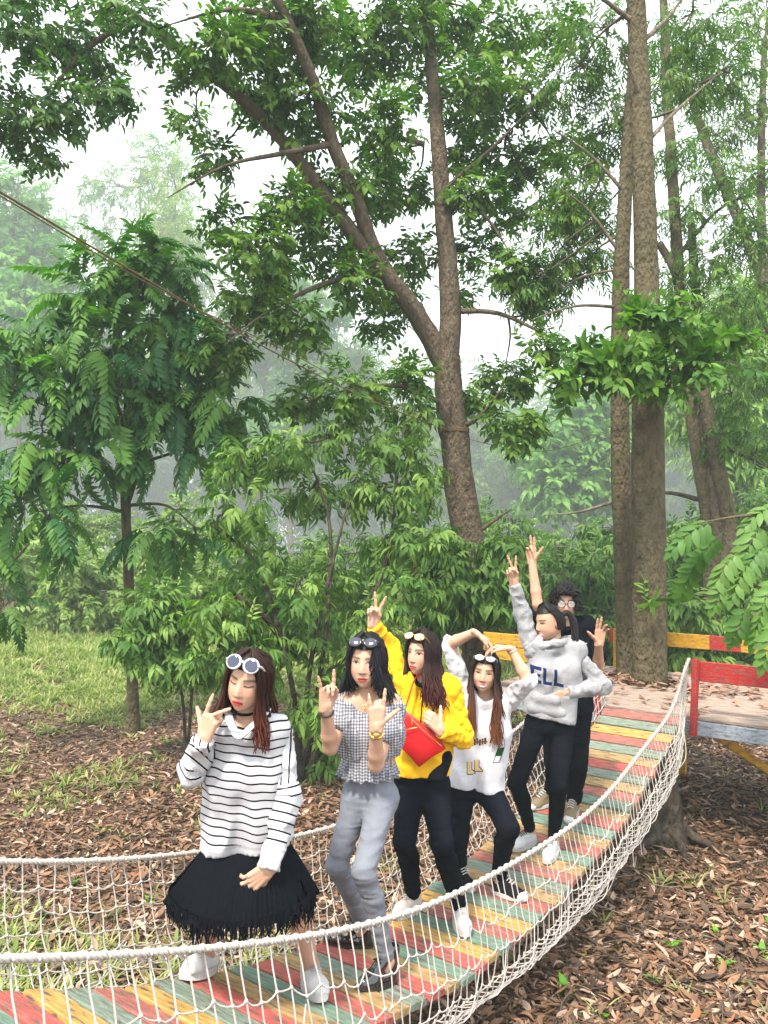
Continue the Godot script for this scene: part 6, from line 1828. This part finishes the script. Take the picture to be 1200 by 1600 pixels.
	var hr := hair(p, j.head, [[1.5, 2.4, 50, 0.012, -0.01, -0.02, 0.001], [-2.4, -1.5, 50, 0.012, -0.01, -0.02, 0.001]], 0.072, mats.hair, Color(0.010, 0.009, 0.009), Color(0.012, 0.010, 0.010), 35, 0.0, -0.045, 1.38, 1.8)
	b = Builder.new()
	rng.seed = 352
	for k in 90:
		b.col = Color(0.010, 0.009, 0.010) * rnd(0.8, 1.6)
		var d := rdir() * 0.014
		var e := rdir() * 0.03
		b.tube(path([Vector3(0.171, 1.581, 0.01) + d, Vector3(0.222, 1.598, 0.01) + d, Vector3(0.257, 1.527, 0.02) + d + e * 0.4, Vector3(0.256, 1.445, 0.04) + e * 0.7, Vector3(0.257, 1.357, 0.05) + e], 3), PackedFloat32Array([0.005, 0.005, 0.005, 0.005, 0.005, 0.005, 0.005, 0.004, 0.004, 0.003, 0.002, 0.001, 0.001]), 5, false)
	part("ponytail", b, mats.hair, hr)
	shoe(p, fa, "sneaker", mats.white_leather, mats.white_rubber, mats.black_rubber)
	shoe(p, fb, "sneaker", mats.white_leather, mats.white_rubber, mats.white_leather)

	# --- boy at the back
	p = person("boy in black clothes and round glasses with both hands raised behind the grey hoodie", Vector3(1.26, 0.617, -5.605))
	fa = [Vector3(0.054, 0.035, -0.222), Vector3(-0.188, -0.003, -0.108)]
	fb = [Vector3(0.162, 0.029, -0.1), Vector3(0.044, -0.013, 0.14)]
	j = {"neck": Vector3(0.085, 1.385, 0.005), "sa": Vector3(-0.075, 1.338, 0.005), "sb": Vector3(0.249, 1.328, 0.005), "pel": Vector3(0.07, 0.779, 0.005), "hv": Vector3(0.08, 0, 0.0),
		"head": headx(Vector3(0.06, 1.556, 0.035), -0.1, 0.08, 0.0, 1.04),
		"arm_a": [Vector3(-0.085, 1.347, 0.005), Vector3(-0.155, 1.554, 0.125), Vector3(-0.186, 1.856, 0.085)], "arm_b": [Vector3(0.258, 1.319, 0.005), Vector3(0.285, 1.099, 0.085), Vector3(0.256, 1.284, 0.225)],
		"leg_a": leg(Vector3(-0.023, 0.751, 0.005), Vector3(-0.028, 0.413, 0.055), fa), "leg_b": leg(Vector3(0.164, 0.751, 0.005), Vector3(0.131, 0.399, 0.085), fb),
		"hand_a": [Vector3(-0.08, 1.0, 0.0), Vector3(0.1, 0, 1.0), 1.0, [[0.1, 0.7], [0.03, 0.03], [0.03, -0.06], [0.7, 0.0], [0.5, -0.3]]],
		"hand_b": [Vector3(0.1, 1.0, 0.1), Vector3(0.0, 0, 1.0), -1.0, [[0.0, 0.9], [0.06, 0.05], [0.05, -0.02], [0.3, -0.2], [0.35, -0.3]]]}
	body(p, j, {"skin": skin_b, "lip": Color(0.34, 0.13, 0.10), "open": 0.7, "smile": 0.3, "hand": 1.05, "arm": [0.045, 0.038, 0.038, 0.027]})
	b = Builder.new()
	tb = torso_bones(j, 0.025)
	hem = Vector3(0.07, 0.76, 0.005)
	for s in [-1.0, 1.0]: tb.append([j.neck.lerp(j.pel, 0.3) + Vector3(0.08 * s, 0, 0), hem + Vector3(0.08 * s, 0, 0), 0.11, 0.115])
	blend(b, tb, 0.0125, {"k": 0.03, "amp": 0.02, "scale": Vector3(6, 4, 6), "cuts": [[hem, Vector3.DOWN]], "holes": [[Vector3(0.066, 1.422, 0.085), Vector3(0.085, 1.46, 0.005), 0.045, 0.065]]})
	sw = part("shirt", b, mats.black_cloth, p)
	for s in ["a", "b"]:
		var ar: Array = j["arm_" + s]
		sleeve(sw, "sleeve", [ar[0], ar[0].lerp(ar[1], 0.7), ar[1]], [0.066, 0.068, 0.066], 0.5, mats.black_cloth, {"amp": 0.014})
	var tm := TextMesh.new()
	tm.text = "ME"
	tm.font_size = 24
	tm.pixel_size = 0.003
	tm.depth = 0.002
	part("shirt_print", tm, mats.white_rubber, sw, Transform3D(Basis(Vector3.UP, 0.25), Vector3(0.147, 1.257, 0.16)))
	trousers(p, "trousers", j, [0.096, 0.072, 0.066, 0.058], mats.black_cloth, {"short": 0.05})
	hair(p, j.head, [[0.1, 1.2, 90, 0.02, 0.006, 0.004, 0.016], [-1.2, -0.1, 90, 0.02, 0.006, 0.004, 0.016], [1.0, 2.3, 70, 0.012, 0.0, 0.0, 0.012], [-2.3, -1.0, 70, 0.012, 0.0, 0.0, 0.012], [2.3, 3.9, 60, 0.03, 0.0, 0.0, 0.01]], 0.066, mats.hair, Color(0.010, 0.009, 0.010), Color(0.012, 0.011, 0.012), 36, 0.0, -0.01, 0.85, 1.4, 0.16)
	glasses(p, j.head, Vector3(0.0, 0.006, 0.098), 0.0, Vector2(0.025, 0.023), mats.patent, mats.clear_lens, 0.0028)
	shoe(p, fa, "canvas", mats.canvas_tan, mats.white_rubber, mats.white_leather)
	shoe(p, fb, "canvas", mats.canvas_tan, mats.white_rubber, mats.white_leather)


func make_line() -> void:
	# old cable slung from the left to the forked tree, with a thin wire beside it
	var o := thing("overhead_rope", "brown rope slung through the air to the forked tree trunk", "rope", Vector3(0.834, 4.05, -9.85))
	var m := plain(0.13, 0.085, 0.048, 0.85, 0.3)
	for q in [[path([Vector3(-2.099, 4.413, -3.4), Vector3(-2.003, 4.451, -3.9), Vector3(-1.845, 4.448, -4.5), Vector3(-1.595, 4.408, -5.2), Vector3(-1.297, 4.377, -6.1), Vector3(-0.856, 4.318, -7.2), Vector3(-0.144, 4.191, -8.5), Vector3(0.831, 4.046, -9.82)], 6), 0.0072], [path([Vector3(-2.129, 4.415, -3.45), Vector3(-2.028, 4.454, -3.95), Vector3(-1.925, 4.487, -4.6), Vector3(-1.626, 4.419, -5.3), Vector3(-1.319, 4.427, -6.2), Vector3(-0.868, 4.416, -7.3), Vector3(-0.146, 4.268, -8.6), Vector3(0.833, 4.082, -9.84)], 6), 0.0045], [path([Vector3(0.83, 4.043, -9.8), Vector3(1.167, 3.916, -9.85), Vector3(2.009, 3.734, -9.5), Vector3(2.741, 3.924, -8.75)], 6), 0.004]]:
		var b := Builder.new()
		var pts: PackedVector3Array = q[0]
		for k in pts.size(): pts[k] -= o.position
		b.tube(pts, PackedFloat32Array([q[1]]), 6)
		part("strand", b, m, o)
	var rb := Builder.new()
	var ring := PackedVector3Array()
	for k in 50:
		var a := TAU * k / 12.0
		ring.append(Vector3(cos(a) * 0.20, 0.012 * k / 12.0, sin(a) * 0.20) + Vector3(0.923, 4.038, -10) - o.position)
	rb.tube(ring, PackedFloat32Array([0.008]), 5)
	part("tie", rb, m, o)

func _ready() -> void:
	# camera, sky, sun, air
	var cam := Camera3D.new()
	cam.name = "camera"
	cam.fov = 68.0
	cam.position = Vector3(0, 2.65, 0)
	cam.rotation.x = atan(40.0 / 1186.1)
	cam.near = 0.05
	cam.far = 600.0
	add_child(cam)
	cam.current = true
	var env := Environment.new()
	env.background_mode = Environment.BG_SKY
	var sm := ProceduralSkyMaterial.new()
	sm.sky_top_color = Color(0.93, 0.955, 0.98)
	sm.sky_horizon_color = Color(0.97, 0.98, 0.99)
	sm.sky_curve = 0.2
	sm.ground_bottom_color = Color(0.25, 0.25, 0.2)
	sm.ground_horizon_color = Color(0.7, 0.75, 0.75)
	sm.sky_energy_multiplier = 1.0
	var sky := Sky.new()
	sky.sky_material = sm
	env.sky = sky
	env.background_energy_multiplier = 1.35
	env.tonemap_mode = Environment.TONE_MAPPER_LINEAR
	env.tonemap_exposure = 2.4
	env.fog_enabled = true
	env.fog_density = 0.0022
	env.volumetric_fog_enabled = true
	env.volumetric_fog_density = 0.0
	env.fog_light_color = Color(0.90, 0.96, 0.95)
	env.sdfgi_enabled = true
	env.ssao_enabled = true
	env.ssil_enabled = true
	var we := WorldEnvironment.new()
	we.name = "environment"
	we.environment = env
	add_child(we)
	# the mist that hangs in the wood beyond the clearing
	var mist := FogVolume.new()
	mist.name = "mist"
	mist.shape = RenderingServer.FOG_VOLUME_SHAPE_BOX
	mist.size = Vector3(190, 44, 84)
	mist.position = Vector3(0, 20.5, -71)
	var fm := FogMaterial.new()
	fm.density = 0.0095
	fm.albedo = Color(0.955, 0.99, 0.985)
	mist.material = fm
	tag(mist, "pale mist hanging in the wood beyond the clearing", "mist", "", "stuff")
	add_child(mist)
	var sun := DirectionalLight3D.new()
	sun.name = "sun"
	sun.light_energy = 1.1
	sun.light_color = Color(1.0, 0.96, 0.9)
	sun.light_angular_distance = 7.0
	sun.rotation = Vector3(deg_to_rad(-58.0), deg_to_rad(-28.0), 0)
	sun.shadow_enabled = true
	add_child(sun)
	fold_noise.seed = 3
	fold_noise.frequency = 1.0
	fold_noise.fractal_octaves = 2
	soft_noise.seed = 9
	soft_noise.frequency = 0.35
	soft_noise.fractal_octaves = 3
	people_materials()
	mats.clear_lens = plain(0.8, 0.8, 0.8, 0.05)
	mats.clear_lens.transparency = BaseMaterial3D.TRANSPARENCY_ALPHA
	mats.clear_lens.albedo_color.a = 0.15
	ground_materials()
	make_ground()
	make_bridge()
	make_platform()
	make_trees()
	make_line()
	make_people()
